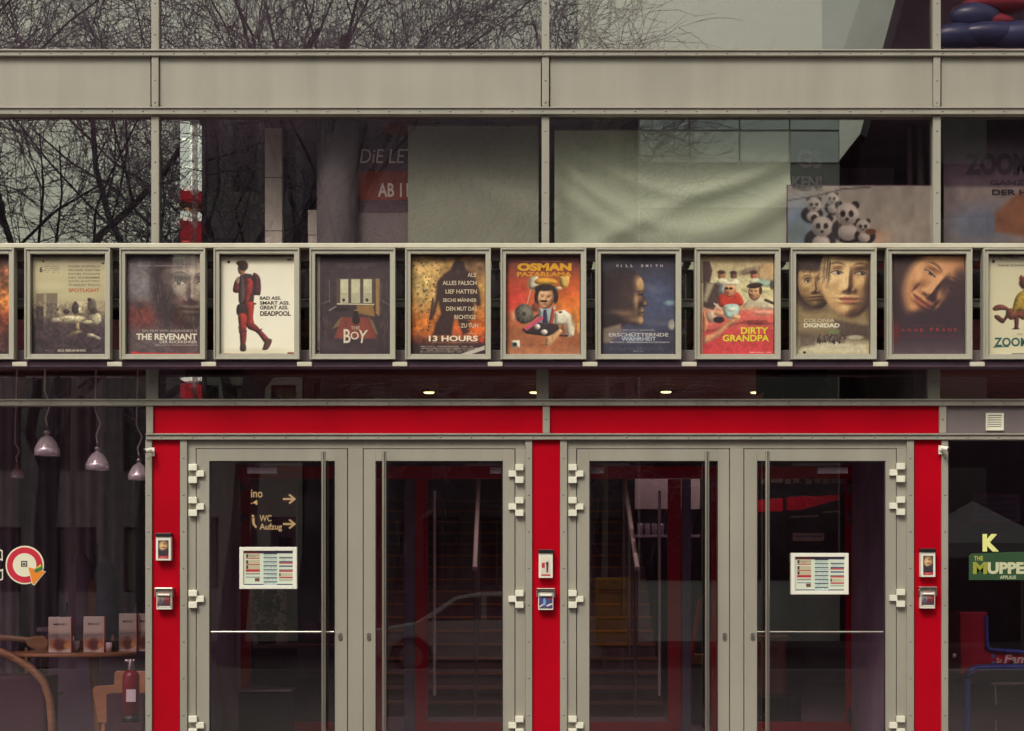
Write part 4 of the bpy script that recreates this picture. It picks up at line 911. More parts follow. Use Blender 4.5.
card_box(545.8, 600.5, 15, 19, art_card('blue'), 'small steel topped box with blue front, lower on the middle red pier', True)
card_box(928, 599, 14.5, 19, art_card('red'), 'small steel topped box with red front, lower on the right red pier', True)
# programme boards hung behind the door glass
for (a, b, c, d, lab) in ((239.5, 297, 547, 589, 'white framed programme board on the leftmost glass door'), (791, 848.5, 553, 594.5, 'white framed programme board on the rightmost glass door')):
    y = -.022; x0, z1 = at(a, c, y); x1, z0 = at(b, d, y)
    t = thing('programme_board', lab, 'notice board', ((x0 + x1) / 2, y, z0), 'programme boards on the doors')
    w = .031; mb = MB()
    for u, v, s, r in ((x0, x0 + w, z0, z1), (x1 - w, x1, z0, z1), (x0 + w, x1 - w, z1 - w, z1), (x0 + w, x1 - w, z0, z0 + w)): mb.box(u, v, y - .008, .0195, s, r, WHITE)
    mb.build('frame', t, .003)
    mb = MB(); mb.box(x0 + w, x1 - w, y + .009, .019, z0 + w, z1 - w, WHITE); mb.build('back_panel', t)
    print_mesh(art_board(), x0 + w, x1 - w, z0 + w, z1 - w, y + .006, 'programme', t)
# vent grille
t = thing('vent_grille', 'small pale louvred vent on the grey panel right of the red fascia', 'vent', at(995, 422, -.01)[:1] + (-.005, at(995, 430, 0)[1]))
mb = MB(); y = -.022; x0, z1 = at(986, 413, y); x1, z0 = at(1004, 430.5, y)
for u, v, s, r in ((x0, x0 + .016, z0, z1), (x1 - .016, x1, z0, z1), (x0 + .016, x1 - .016, z1 - .016, z1), (x0 + .016, x1 - .016, z0, z0 + .016)): mb.box(u, v, y, -.0045, s, r, HINGE)
mb.build('frame', t, .002)
mb = MB(); n = 6; hh = (z1 - z0 - .032) / n
for i in range(n):
    z = z0 + .016 + i * hh; mb.add([(x0 + .016, y + .003, z), (x1 - .016, y + .003, z), (x1 - .016, y + .014, z + hh * .85), (x0 + .016, y + .014, z + hh * .85), (x0 + .016, y + .006, z), (x1 - .016, y + .006, z), (x1 - .016, y + .0165, z + hh * .85), (x0 + .016, y + .0165, z + hh * .85)], [(0, 1, 2, 3), (7, 6, 5, 4), (0, 4, 5, 1), (3, 2, 6, 7)], HINGE)
mb.build('louvres', t)

# ================================================================== cafe window on the left
def sticker(nm, lab, cat, px, q): return thing(nm, lab, cat, (at(px, q, .04)[0], .044, at(px, q, .04)[1]))
def disc(mb, x, z, r, y0, y1, m, n=36): return mb.prism([(x + r * math.cos(2 * math.pi * k / n), z + r * math.sin(2 * math.pi * k / n)) for k in range(n)], y0, y1, m)
WHITEI, REDI, ORI, GRI, BLI = ink((226, 220, 196)), ink((196, 22, 52)), ink((226, 130, 36)), ink((40, 120, 62)), ink((16, 12, 16))
t = sticker('window_sticker', 'round red ring sticker with an orange wedge on the left cafe window', 'sticker', 25, 565)
x, z = at(24.7, 565, .045); k = 1 / PPM
mb = MB(); disc(mb, x, z, 19.3 * k, .0465, .0495, WHITEI); mb.build('white_backing', t)
mb = MB(); disc(mb, x, z, 17.8 * k, .0440, .0463, REDI); mb.build('red_ring', t)
mb = MB(); disc(mb, x, z, 11.8 * k, .0420, .0438, WHITEI); mb.build('pale_centre', t)
mb = MB(); P = lambda a, b: (x + (a - 300) / 12.18 * k, z - (b - 305) / 12.18 * k)
mb.prism([P(335, 325), P(560, 385), P(420, 555), P(395, 545)], .0405, .0418, WHITEI); mb.prism([P(345, 332), P(425, 350), P(548, 388), P(420, 540), P(402, 540)], .0385, .0402, ORI); mb.build('wedge', t)
mb = MB(); mb.prism([P(415, 385), P(440, 345), P(500, 290), P(520, 345), P(460, 395)], .0365, .0382, GRI); mb.prism([P(440, 345), P(500, 292), P(504, 322), P(462, 345)], .0345, .0362, ink((206, 196, 40))); mb.build('leaf', t)
mb = MB()
for a, b, c, d in ((258, 255, 332, 268), (258, 312, 332, 325), (258, 268, 270, 312), (320, 268, 332, 312), (276, 282, 312, 302)):
    (xa, za), (xb, zb) = P(a, b), P(c, d); mb.box(xa, xb, .0405, .0418, zb, za, BLI)
mb.build('emblem', t)
t = sticker('window_letter', 'black window letter with white outline, cut off at the left picture edge', 'lettering', -16, 565)
mb = MB(); pix_text(mb, "C", -36, 547, 3, 583, .044, WHITEI, bold=.06); mb.build('outline', t)
mb = MB(); pix_text(mb, "C", -34.5, 548.5, 1.8, 581.5, .0425, BLI, bold=.03); mb.build('letter', t)

# pendant lamps
def pendant(px, q, y, lab, w=13, ctop=366):
    x, z = at(px, q, y); r = w / PPM * (y + 15) / 15
    t = thing('pendant_lamp', lab, 'lamp', (x, y, z), 'chrome pendant lamps in the cafe')
    mb = MB(); mb.lathe([(r * .16, r * 1.62), (r * .22, r * 1.5), (r * .45, r * 1.36), (r * .72, r * 1.02), (r * .9, r * .62), (r * .93, r * .56), (r * .98, r * .5), (r, 0), (r * .97, .0), (r * .9, r * .5), (r * .68, r * .98), (r * .2, r * 1.4)], (x, y, z), CHROME, 32); mb.build('lamp_shade', t)
    mb = MB(); mb.lathe([(.001, r * 2.25), (r * .12, r * 2.22), (r * .15, r * 1.95), (r * .28, r * 1.9), (r * .28, r * 1.62), (r * .001, r * 1.6)], (x, y, z), STEEL, 16); mb.build('socket', t)
    mb = MB(); mb.tube([(x, y, z + r * 2.2), (x - .01, y, z + r * 2.9), (x + .025, y, z + r * 3.9), (x - .02, y, z + r * 5), (x, y, 3.6)], .007, HINGE, 6); mb.build('cord', t)
    mb = MB(); mb.ball((x, y, z + r * .55), r * .3, WHITE); mb.build('bulb', t)
pendant(47, 455.5, .22, 'chrome pendant lamp hanging left in the cafe window, the highest of them')
pendant(97.5, 470, .26, 'chrome pendant lamp in the middle of the cafe window', 12)
pendant(139, 480, .32, 'chrome pendant lamp half hidden beside the left red pier', 11)
pendant(17, 478, 3.0, 'small far chrome pendant lamp at the left, behind the others', 7)
# pleated dark curtain at the back of the cafe
CURT = mat('dark_pleated_cloth', (.15, .105, .135), rough=.9, var=.3, scale=1.5, stretch=(3, 3, .4))
CURTL = mat('grey_pleated_cloth', (.34, .27, .31), rough=.9, var=.2, scale=1.5, stretch=(3, 3, .4))
def pleats(mb, x0, x1, y, z0, z1, m, pitch=.11, dep=.04):
    n = int((x1 - x0) / pitch * 6); f, b = [], []
    for i in range(n + 1):
        xx = x0 + (x1 - x0) * i / n; yy = y + dep * math.sin(i * math.pi / 3) + .02 * math.sin(i * .37); f.append((xx, yy)); b.append((xx, yy + .006))
    v = [(a, c, z) for z in (z0, z1) for a, c in f + b]; N = n + 1; M = 2 * N
    fc = [(i, i + 1, M + i + 1, M + i) for i in range(n)] + [(N + i + 1, N + i, M + N + i, M + N + i + 1) for i in range(n)]
    mb.add(v, fc, m, True); return mb
for i, (a, b, m, lab) in enumerate(((-40, 18, CURTL, 'grey pleated cafe curtain at the left picture edge'), (26, 58, CURT, 'dark pleated cafe curtain behind the leftmost pendant lamp'), (60, 104, CURTL, 'grey pleated cafe curtain behind the middle pendant lamp'), (106, 136, CURT, 'dark pleated cafe curtain beside the partition'))):
    t = thing('cafe_curtain', lab, 'curtain', (at(a, 0, 4)[0], 4, .0), 'pleated curtains at the back of the cafe')
    mb = MB(); pleats(mb, AX(a, 4), AX(b, 4), 4.0, .15, 3.55, m); mb.build('cloth', t)
    mb = MB(); mb.tube([(AX(a, 4), 4, 3.56), (AX(b, 4), 4, 3.56)], .012, STEEL, 8); mb.build('curtain_rod', t)
# table, chairs, menu cards, extinguisher
ty = 1.45; tz = AZ(652, ty)
TB = thing('cafe_table', 'round edged wooden cafe table inside the left window', 'table', (AX(72, ty), ty, 0))
mb = MB(); cx = AX(70, ty); mb.prism_z([(cx + .58 * math.cos(2 * math.pi * i / 40), ty + .42 * math.sin(2 * math.pi * i / 40)) for i in range(40)], tz - .03, tz, WOOD); mb.build('table_top', TB, .008)
for dx in (-.24, .22):
    mb = MB(); mb.tube([(cx + dx * 1.2, ty, .02), (cx + dx, ty, .5), (cx + dx * .9, ty, tz - .03)], .035, WOOD, 10); mb.build('leg', TB)
def menu_card(px, q0, q1, w, y, lab):
    x0, z1 = at(px - w / 2, q0, y); x1, z0 = at(px + w / 2, q1, y); z0 = tz + .001
    t = thing('menu_card', lab, 'menu card', ((x0 + x1) / 2, y, z0), 'menu cards on the cafe table')
    mb = MB(); mb.box(x0, x1 + .03, y, y + .05, z0, z1, WHITE); mb.box(x1 + .0302, x1 + .036, y, y + .05, z0, z1, ink((176, 26, 40))); mb.build('card', t, .001)
    print_mesh(art_menu(), x0 + .002, x1 + .028, z0 + .002, z1 - .002, y - .002, 'front_page', t)
menu_card(58, 617, 652, 19, 1.30, 'white menu card with red edge, leftmost on the cafe table')
menu_card(92, 616.5, 651, 17, 1.34, 'white menu card with red edge, second on the cafe table')
menu_card(126, 613.5, 645, 14, 1.55, 'white menu card third from the left, right end of the cafe table')
menu_card(142, 613.5, 646, 11, 1.6, 'white menu card half hidden behind the strip beside the red pier')
def bent(mb, pts, y, w, d, m):
    """a bent strip of plywood along pts in x,z"""
    n = len(pts)
    P = [Vector((a, 0, b)) for a, b in pts]; L, Rr = [], []
    for i in range(n):
        tt = (P[min(n - 1, i + 1)] - P[max(0, i - 1)]).normalized(); nn = Vector((-tt.z, 0, tt.x)); L.append(P[i] + nn * w / 2); Rr.append(P[i] - nn * w / 2)
    v = [(q.x, y, q.z) for q in L] + [(q.x, y, q.z) for q in Rr] + [(q.x, y + d, q.z) for q in L] + [(q.x, y + d, q.z) for q in Rr]
    f = []
    for i in range(n - 1):
        f += [(i, n + i, n + i + 1, i + 1), (2 * n + i + 1, 3 * n + i + 1, 3 * n + i, 2 * n + i), (i, i + 1, 2 * n + i + 1, 2 * n + i), (n + i + 1, n + i, 3 * n + i, 3 * n + i + 1)]
    f += [(0, 2 * n, 3 * n, n), (n - 1, 2 * n - 1, 4 * n - 1, 3 * n - 1)]
    return mb.add(v, f, m, True)
y = .75
t = thing('armchair', 'bentwood armchair with plum seat at the left end of the cafe table', 'chair', (AX(15, y), y, 0))
def crv(L, y): return [at(a, b, y) for a, b in L]
mb = MB(); bent(mb, crv([(-40, 645), (-10, 648), (10, 656), (30, 668), (43, 682), (49, 700), (51, 722), (52, 768)], y), y, .055, .07, WOOD); mb.build('arm', t)
mb = MB(); bent(mb, crv([(-40, 645), (-10, 648), (10, 656), (30, 668), (43, 682), (49, 700), (51, 722), (52, 768)], y + .5), y + .5, .055, .07, WOOD); mb.build('arm', t)
mb = MB(); x0, z1 = at(-30, 676, y); x1, z0 = at(44, 745, y); mb.box(x0, x1, y + .05, y + .52, z0, z1, PLUM); mb.build('seat', t, .03, 3)
mb = MB(); mb.tube([(AX(-30, y), y + .1, .02), (AX(-30, y), y + .1, 1.1)], .03, WOOD, 8); mb.build('rear_leg', t)
y = 1.9
t = thing('dining_chair', 'curved plywood chair back showing above the left end of the cafe table', 'chair', (AX(28, y), y, 0))
mb = MB(); pts = [at(a, b, y) for a, b in [(24, 640), (34, 636), (44, 636), (49, 642), (46, 650), (38, 651), (28, 646)]]; mb.prism(pts, y, y + .03, WOOD); mb.build('backrest', t, .006)
mb = MB(); bent(mb, crv([(-10, 637), (10, 638), (26, 640), (40, 639)], y + .2), y + .2, .05, .03, WOOD); mb.build('rail', t)
for a in (26, 46):
    mb = MB(); mb.tube([(AX(a, y), y + .02, .02), (AX(a, y), y + .02, AZ(648, y))], .016, WOOD, 8); mb.build('leg', t)
mb = MB(); mb.box(AX(20, y), AX(52, y), y + .02, y + .42, .44, .47, WOOD); mb.build('seat', t, .01)
y = .55
t = thing('plywood_chair', 'orange plywood chair with plum seat beside the left red pier', 'chair', (AX(118, y), y, 0))
OR = mat('honey_plywood', (.42, .22, .085), rough=.45, var=.12, scale=3, stretch=(1, 1, 6))
mb = MB(); mb.prism([at(a, b, y + .3) for a, b in [(92, 690), (96, 686), (114, 685), (114, 674), (116, 671), (146, 671), (146, 724), (112, 724), (98, 722)]], y + .3, y + .33, OR); mb.build('backrest', t, .006)
mb = MB(); x0, z1 = at(106, 694, y + .1); x1, z0 = at(144, 735, y + .1); mb.box(x0, x1, y + .1, y + .29, z0, z1, PLUM); mb.build('seat', t, .015, 3)
mb = MB(); x0, _ = at(99, 700, y + .3); x1, z0 = at(143, 724, y + .3); mb.box(x0 + .02, x0 + .05, y + .3, y + .33, .013, z0, OR); mb.box(x1 - .05, x1 - .02, y + .3, y + .33, .013, z0, OR); mb.build('leg', t, .004)
y = .34
t = thing('fire_extinguisher', 'red fire extinguisher with black foot inside the cafe window by the red pier', 'extinguisher', (AX(131, y), y, AZ(722, y)))
x, z0 = at(131, 722, y); _, z1 = at(131, 672, y); r = 8.6 / PPM; ER = mat('extinguisher_red', (.22, .006, .016), rough=.25, var=.03)
mb = MB(); mb.lathe([(.001, .03), (r, .03), (r, z1 - z0 - .03), (r * .8, z1 - z0), (r * .35, z1 - z0 + .02), (.001, z1 - z0 + .02)], (x, y, z0), ER, 24); mb.build('cylinder', t)
mb = MB(); mb.lathe([(.001, 0), (r * 1.04, 0), (r * 1.04, .055), (r * .9, .055)], (x, y, z0), BLACK, 24); mb.build('foot', t)
mb = MB(); mb.lathe([(.001, .09), (.02, .085), (.028, .03), (.03, .0)], (x, y, z1 + .02), STEEL, 12); mb.box(x - .05, x + .03, y - .012, y + .012, z1 + .08, z1 + .1, STEEL); mb.build('valve', t, .003)
mb = MB(); mb.box(x - r * .35, x + r * .75, y - r * 1.02 - .004, y - r * .9, z0 + .17, z0 + .27, WHITE); mb.build('sticker', t)
mb = MB(); mb.box(x - .11, x + .11, y - .10, y + .10, .013, z0 - .001, PLUM); mb = tag(mb.build('plinth_box', None, .004, loc=(x, y, 0)), 'dark plum plinth under the fire extinguisher', 'plinth')
for px, yy, hgt, r, m, lab in ((76, 1.42, .10, .032, mat('clear_tumbler', (.50, .47, .45), rough=.1), 'clear tumbler between the first two menu cards on the cafe table'), (108, 1.40, .085, .036, WHITE, 'white cup right of the second menu card on the cafe table'), (113, 1.62, .15, .024, mat('amber_bottle', (.16, .07, .03), rough=.12), 'small amber sauce bottle at the right end of the cafe table')):
    x = AX(px, yy); o = MB(); o.lathe([(.001, 0), (r * .8, 0), (r, hgt * .6), (r * (.4 if hgt > .12 else 1), hgt), (r * .3, hgt), (r * .3, hgt * .9)], (x, yy, tz + .001), m, 16)
    tag(o.build('tumbler' if px == 76 else 'cup' if px == 108 else 'sauce_bottle', loc=(x, yy, tz)), lab, 'tableware')
x = AX(66, 1.7); o = MB(); o.box(x - .09, x + .09, 1.68, 1.76, tz + .001, tz + .10, BLACK); o.box(x - .075, x + .075, 1.67, 1.70, tz + .03, tz + .13, WHITE); tag(o.build('napkin_holder', loc=(x, 1.7, tz)), 'black napkin holder behind the leftmost menu card', 'napkin holder')
t = thing('coat_stand', 'dark coat stand with hanging coats deep in the cafe', 'coat stand', (AX(96, 2.8), 2.8, .013))
o = MB(); x = AX(96, 2.8); o.tube([(x, 2.8, .013), (x, 2.8, 1.85)], .022, BLACK, 8); o.build('pole', t)
for dx, zz, m in ((-.12, 1.2, PURPD), (.1, 1.15, mat('navy_coat', (.05, .055, .09), rough=.9)), (.0, 1.0, mat('rust_coat', (.16, .05, .04), rough=.9))):
    o = MB(); o.lathe([(.02, .55), (.10, .45), (.13, .1), (.15, -.2), (.001, -.2)], (x + dx, 2.75, zz), m, 12); o.build('coat', t)
# a bottle, small things at the far cafe counter
t = thing('bar_counter', 'dark bar counter with bottles deep in the cafe', 'counter', (AX(90, 3.2), 3.2, 0))
mb = MB(); mb.box(AX(40, 3.2), AX(146, 3.2), 3.2, 3.7, .013, 1.0, PURPD); mb.box(AX(38, 3.2), AX(147, 3.2), 3.15, 3.72, 1.001, 1.04, PURP); mb.build('counter', t, .004)
rg = random.Random(4)
for i, px in enumerate((36, 72, 84, 110, 118, 128)):
    y = 2.2; x, z = at(px, 652, y)
    o = MB(); h = .22 + rg.random() * .06; o.lathe([(.001, 0), (.034, 0), (.034, h * .6), (.013, h * .76), (.013, h), (.001, h)], (x, 3.4, 1.041), mat('bottle_glass_%d' % (i % 2), ((.05, .06, .05), (.35, .34, .33))[i % 2], rough=.1), 14)
    tag(o.build('bottle', loc=(x, 3.4, 1.041)), 'bottle standing on the dark bar counter deep in the cafe', 'bottle', 'bottles on the cafe bar')

# ================================================================== signs inside the doors
y = 3.3
t = thing('direction_sign', 'dark grey hanging sign with yellow arrows behind the leftmost door', 'sign', (AX(272, y), y, AZ(546, y)))
mb = MB(); mb.pbox(240, 297, 478, 546, y, y + .04, mat('sign_grey', (.42, .36, .40), rough=.6)); mb.build('board', t, .003)
YI = mat('sign_yellow_glow', (.85, .68, .26), rough=.5, var=.02, emit=.55)  # emission added to lift the dim lettering and symbols
mb = MB(); yy = y - .002
pix_text(mb, "Kino", 245, 489, 262.5, 497.5, yy, YI, bold=.01); pix_text(mb, "1-4", 245, 500, 258, 505, yy, YI, bold=.01); pix_text(mb, "WC", 259.5, 515, 271.5, 521.5, yy, YI, bold=.01); pix_text(mb, "Aufzug", 259.5, 523.5, 282, 531.5, yy, YI, bold=.015); mb.build('lettering', t)
for q in (499, 524):
    mb = MB(); P = [at(a, q + b, yy) for a, b in [(283, -.9), (292, -.9), (288.5, -4), (290, -4.8), (296, 0), (290, 4.8), (288.5, 4), (292, .9), (283, .9)]]; mb.prism(P, y - .006, y - .0005, YI); mb.build('arrow', t)
mb = MB(); disc(mb, at(253, 516, yy)[0], at(253, 516, yy)[1], .012, y - .006, y - .0005, YI); mb.prism([at(a, b, yy) for a, b in [(252, 518), (254.5, 518), (254.5, 523), (257, 527), (255.5, 528), (252.5, 524)]], y - .006, y - .0005, YI); mb.build('lift_symbol', t)
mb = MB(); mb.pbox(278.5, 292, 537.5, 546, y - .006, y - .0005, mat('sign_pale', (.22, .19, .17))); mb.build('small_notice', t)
# plant and desk behind the leftmost door
y = 4.1; t = thing('potted_plant', 'leafy green pot plant deep behind the leftmost door', 'plant', (AX(267, y), y, .013))
LEAF = mat('dark_leaf', (.022, .036, .014), rough=.6, var=.3); rg = random.Random(5); mb = MB(); px_, pz_ = at(267, 604, y)
for i in range(260):
    c = Vector((px_ + rg.gauss(0, .08), y + rg.gauss(0, .08), pz_ + rg.gauss(0, .13))); a = Vector((rg.gauss(0, 1), rg.gauss(0, 1), rg.gauss(0, 1))).normalized() * .04; b = a.orthogonal().normalized() * .016
    mb.add([c - a, c + b, c + a, c - b], [(0, 1, 2, 3)], LEAF)
mb.build('leaves', t)
mb = MB(); mb.tube([(px_, y, 1.02), (px_ + .02, y, pz_)], .012, WOOD, 6); mb.build('stem', t)
mb = MB(); mb.lathe([(.001, 0), (.09, 0), (.12, .2), (.10, .2)], (px_, y, .85), PLUM, 16); mb.build('pot', t)
t = thing('reception_desk', 'low dark desk with a rose coloured top behind the leftmost door', 'desk', (AX(285, 4.1), 4.0, .013))
mb = MB(); x0, _ = at(254, 0, 4); x1, _ = at(345, 0, 4); mb.box(x0, x1, 3.9, 4.5, .013, .80, PURPD); mb.build('body', t, .004)
mb = MB(); mb.box(x0 - .02, x1 + .02, 3.85, 4.52, .801, .845, mat('rose_top', (.20, .06, .08), rough=.4)); mb.build('top', t, .004)
y = 1.7; t = thing('litter_bin', 'dark litter bin with steel rim low behind the leftmost door', 'bin', (AX(262, y), y, .013))
x0, z1 = at(236, 692, y); x1, _ = at(290, 0, y)
mb = MB(); mb.box(x0 + .02, x1, y, y + .4, .013, z1, BLACK); mb.build('body', t, .012)
mb = MB(); mb.box(x0, x1 + .01, y - .02, y + .42, z1 + .001, z1 + .02, RIVET); mb.build('rim', t, .004)
y = 4.4; t = thing('stand_banner', 'pale violet upright notice behind the first door handle', 'banner', (AX(318, y), y, .013))
mb = MB(); mb.pbox(299, 341, 622, 676, y, y + .02, mat('violet_card', (.30, .22, .30), rough=.6)); mb.build('panel', t)
mb = MB(); mb.tube([(AX(320, y), y + .03, .013), (AX(320, y), y + .03, 1.2)], .015, STEEL, 8); mb.build('pole', t)
# behind the third and fourth door: shelf, counter, red ticker
y = 5.2; t = thing('drinks_shelf', 'wall shelf with glasses under a pale board behind the third door', 'shelf', (AX(652, y), y, AZ(536, y)))
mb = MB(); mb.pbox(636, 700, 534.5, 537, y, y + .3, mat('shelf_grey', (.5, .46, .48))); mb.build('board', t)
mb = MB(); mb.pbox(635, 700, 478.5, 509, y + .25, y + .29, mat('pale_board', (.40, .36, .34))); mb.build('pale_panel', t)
mb = MB()
for px in (641, 648, 655, 662, 671): x, z = at(px, 534.5, y); mb.lathe([(.03, .0), (.035, .12), (.03, .12)], (x, y + .12, z + .001), mat('dim_glass', (.14, .12, .14), rough=.1), 12)
g = mb.build('glasses', t)
y = 3.9; t = thing('ticket_counter', 'curved wooden counter behind the fourth door handle', 'counter', (AX(770, y), y, .013))
WB = mat('warm_counter_wood', (.36, .14, .07), rough=.4, var=.2, scale=2, stretch=(1, 1, 5))
mb = MB(); x0, z1 = at(715, 640, y); x1, _ = at(789, 0, y); mb.prism_z([(x0, y), (x1 - .12, y), (x1 - .03, y + .05), (x1, y + .16), (x1, y + .7), (x0, y + .7)], .013, z1, WB); mb.build('front', t, .01)
mb = MB(); mb.prism_z([(x0, y - .05), (x1 - .1, y - .05), (x1, y + .02), (x1 + .04, y + .16), (x1 + .04, y + .72), (x0, y + .72)], z1 + .001, z1 + .035, WOOD); mb.build('top', t, .006)
mb = MB(); x0, z1 = at(760, 697, 3.4); x1, _ = at(801, 0, 3.4); mb.box(x0, x1, 3.4, 3.8, .013, z1, BLACK); tag(mb.build('black_crate', None, .01, loc=(x0, 3.4, .013)), 'black crate in front of the wooden counter behind the fourth door', 'crate')
y = 6.0; t = thing('menu_lightbox', 'row of pale snack boards hung across the back behind the fourth door', 'sign', (AX(800, y), y, AZ(484, y)))
for i, px in enumerate((765, 777, 788, 796, 809, 818, 826, 834, 842)):
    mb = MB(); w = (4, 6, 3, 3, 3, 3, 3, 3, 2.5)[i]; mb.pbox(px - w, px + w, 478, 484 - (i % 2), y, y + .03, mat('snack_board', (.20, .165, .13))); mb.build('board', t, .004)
t = thing('red_bulkhead', 'dark red bulkhead with a slanting end above the snack bar', 'wall panel', (AX(800, 5.6), 5.6, AZ(512, 5.6)))
mb = MB(); mb.prism([at(a, b, 5.6) for a, b in [(758, 500), (783, 498), (783, 511), (758, 512)]], 5.6, 5.8, RI); mb.prism([at(a, b, 5.6) for a, b in [(788, 497), (840, 495), (838, 500), (800, 510), (788, 510)]], 5.6, 5.8, RI); mb.build('panel', t)
y = 6.2; t = thing('order_board', 'small pale board with dark rows deep behind the fourth door', 'sign', (AX(810, y), y, AZ(542, y)))
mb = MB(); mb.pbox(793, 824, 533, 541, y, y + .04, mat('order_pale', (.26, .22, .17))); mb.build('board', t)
mb = MB(); mb.pbox(795, 822, 535.5, 537, y - .004, y - .0005, PURPD); mb.build('dark_row', t)
t = thing('bar_rail', 'thin steel rails along the back bar behind the fourth door', 'rail', (AX(810, 5.5), 5.5, AZ(516, 5.5)))
for a, b, q in ((790, 818, 517), (823, 840, 512)):
    mb = MB(); mb.tube([at(a, q, 5.5)[:1] + (5.5,) + at(a, q, 5.5)[1:], at(b, q, 5.5)[:1] + (5.5,) + at(b, q - 1, 5.5)[1:]], .012, STEEL, 6); mb.build('rail', t)
# dim red lean-to board seen through the third door
y = 4.2; t = thing('red_sign_stand', 'leaning red strip on a wooden stand behind the third door handle', 'stand', (AX(697, y), y, .013))
mb = MB(); mb.tube([at(692, 655, y)[:1] + (y,) + at(692, 655, y)[1:], at(701, 600, y)[:1] + (y + .1,) + at(701, 600, y)[1:]], .022, RI, 8); mb.build('red_strip', t)
mb = MB(); mb.pbox(689, 706, 655, 664, y - .05, y + .3, WOOD); mb.pbox(692, 703, 664, 745, y, y + .2, PLUM); mb.build('box', t)

# ================================================================== right hand window
y = .043; t = sticker('window_sign', 'green window sign lettered THE MUPPETS on the right window', 'sign', 1020, 566)
mb = MB(); x0, z1 = at(969, 553.5, y); x1, z0 = at(1078, 580, y)
GS = mat('sign_green', (.026, .072, .030), rough=.45, var=.08)
mb.prism([(x0, z0), (x1, z0 + .0), (x1, z1 + .03), (x0 + .02, z1), (x0, z1 - .02)], y, y + .006, GS); mb.build('panel', t)
mb = MB(); LT = ink((196, 196, 160)); pix_text(mb, "THE", 974, 556, 983, 560.5, y - .0015, ink((176, 176, 70)), bold=.02); pix_text(mb, "M", 973, 562, 987, 574, y - .0015, ink((150, 150, 50)), bold=.05); pix_text(mb, "UPPETS", 987.5, 562, 1042, 574, y - .0015, LT, bold=.05); pix_text(mb, "APPLAUS", 1000, 575.5, 1016, 579, y - .0015, LT, bold=.02); mb.build('lettering', t)
t = sticker('letter_k', 'pale yellow letter K above the green window sign', 'lettering', 990, 552)
mb = MB(); pix_text(mb, "K", 982.5, 534, 999, 551.5, .044, ink((226, 226, 140)), bold=.06); mb.build('letter', t)
y = 1.2
t = thing('kiddie_ride', 'red children ride with blue tube frame inside the right window', 'ride', (AX(985, y), y, .013))
RR = mat('ride_red', (.30, .004, .02), rough=.35, var=.08); BB = mat('ride_blue', (.03, .045, .20), rough=.4)
mb = MB(); mb.prism([at(a, b, y) for a, b in [(958.5, 612), (988, 612), (986.5, 614.5), (985, 650), (1024, 655), (1100, 660), (1100, 664), (986, 664), (985, 668), (980, 672.5), (961, 674), (960, 615)]], y, y + .5, RR); mb.build('body', t, .008)
mb = MB(); P3 = lambda L, yy: [(at(a, b, yy)[0], yy, at(a, b, yy)[1]) for a, b in L]
mb.tube(P3([(986.5, 616), (987, 640), (987.5, 647), (990, 649.5), (1024, 652), (1100, 657)], y - .02), .017, BB, 8); mb.build('trim', t)
mb = MB(); mb.tube(P3([(966, 768), (966.5, 720), (967, 680), (968, 674), (971, 670), (977, 667.5), (1000, 667), (1040, 667), (1100, 667)], y - .03), .026, BB, 10); mb.build('tube_frame', t)
mb = MB(); mb.tube(P3([(966, 768), (966.5, 720), (967, 680), (968, 674), (971, 670), (977, 667.5), (1000, 667), (1040, 667), (1100, 667)], y + .5), .026, BB, 10); mb.build('tube_frame', t)
mb = MB(); pix_text(mb, "Zur", 996, 658, 1002, 663, y - .004, ink((196, 176, 160)), bold=.03, shear=.2); pix_text(mb, "Familie", 1004, 654.5, 1044, 663.5, y - .004, ink((196, 176, 160)), bold=.03, shear=.2)
for px, q in ((993, 656), (993, 663), (1012, 662)): disc(mb, at(px, q, y)[0], at(px, q, y)[1], .016, y - .004, y - .0005, ink((70, 104, 150)), 12)
mb.build('lettering', t)
mb = MB(); mb.tube(P3([(991, 683.5), (1024, 683), (1060, 683)], y + .1), .013, RIVET, 8); mb.tube(P3([(995, 683.5), (996, 705)], y + .1), .008, RIVET, 6); mb.tube(P3([(996, 720), (996, 768)], y + .1), .008, RIVET, 6); mb.build('foot_rail', t)
mb = MB(); mb.ball(at(957, 656, y)[:1] + (y + .1,) + at(957, 656, y)[1:], .022, CHROME); mb.build('coin_knob', t)
y = 3.5; t = thing('departure_board', 'dim board with bluish rows deep inside the right window', 'sign', (AX(1000, y), y, AZ(520, y)))
mb = MB(); mb.pbox(974, 1020, 494, 522, y, y + .05, PURPD); mb.build('panel', t)
mb = MB()
for i in range(4): mb.pbox(978, 1016, 498 + i * 6, 501 + i * 6, y - .006, y - .0005, mat('dim_blue_row', (.05, .055, .085)))
mb.build('rows', t)

y = 3.0; t = thing('hanging_board', 'grey board between two dark outlines, hung under the ceiling over the fourth door', 'sign', (AX(843, y), y, AZ(402, y)))
mb = MB(); mb.pbox(812, 876, 366, 404, y, y + .03, mat('board_grey', (.85, .78, .75))); mb.build('board', t)
mb = MB(); mb.prism([at(a, b, y - .03) for a, b in [(762, 402), (766, 384), (780, 372), (800, 364), (826, 366), (828, 376), (824, 380), (826, 386), (818, 390), (815, 404)]], y - .03, y - .005, mat('board_black', (.05, .03, .04))); mb.prism([at(a, b, y - .03) for a, b in [(868, 364), (896, 364), (902, 404), (880, 404), (876, 392), (871, 386), (873, 378), (868, 374)]], y - .03, y - .005, mat('board_black', (.05, .03, .04))); mb.build('cut_out', t)
mb = MB(); mb.prism([at(a, b, y + .05) for a, b in [(756, 366), (880, 366), (880, 374), (800, 372), (790, 378), (756, 396)]], y + .04, y + .06, RI); mb.build('red_ground', t)

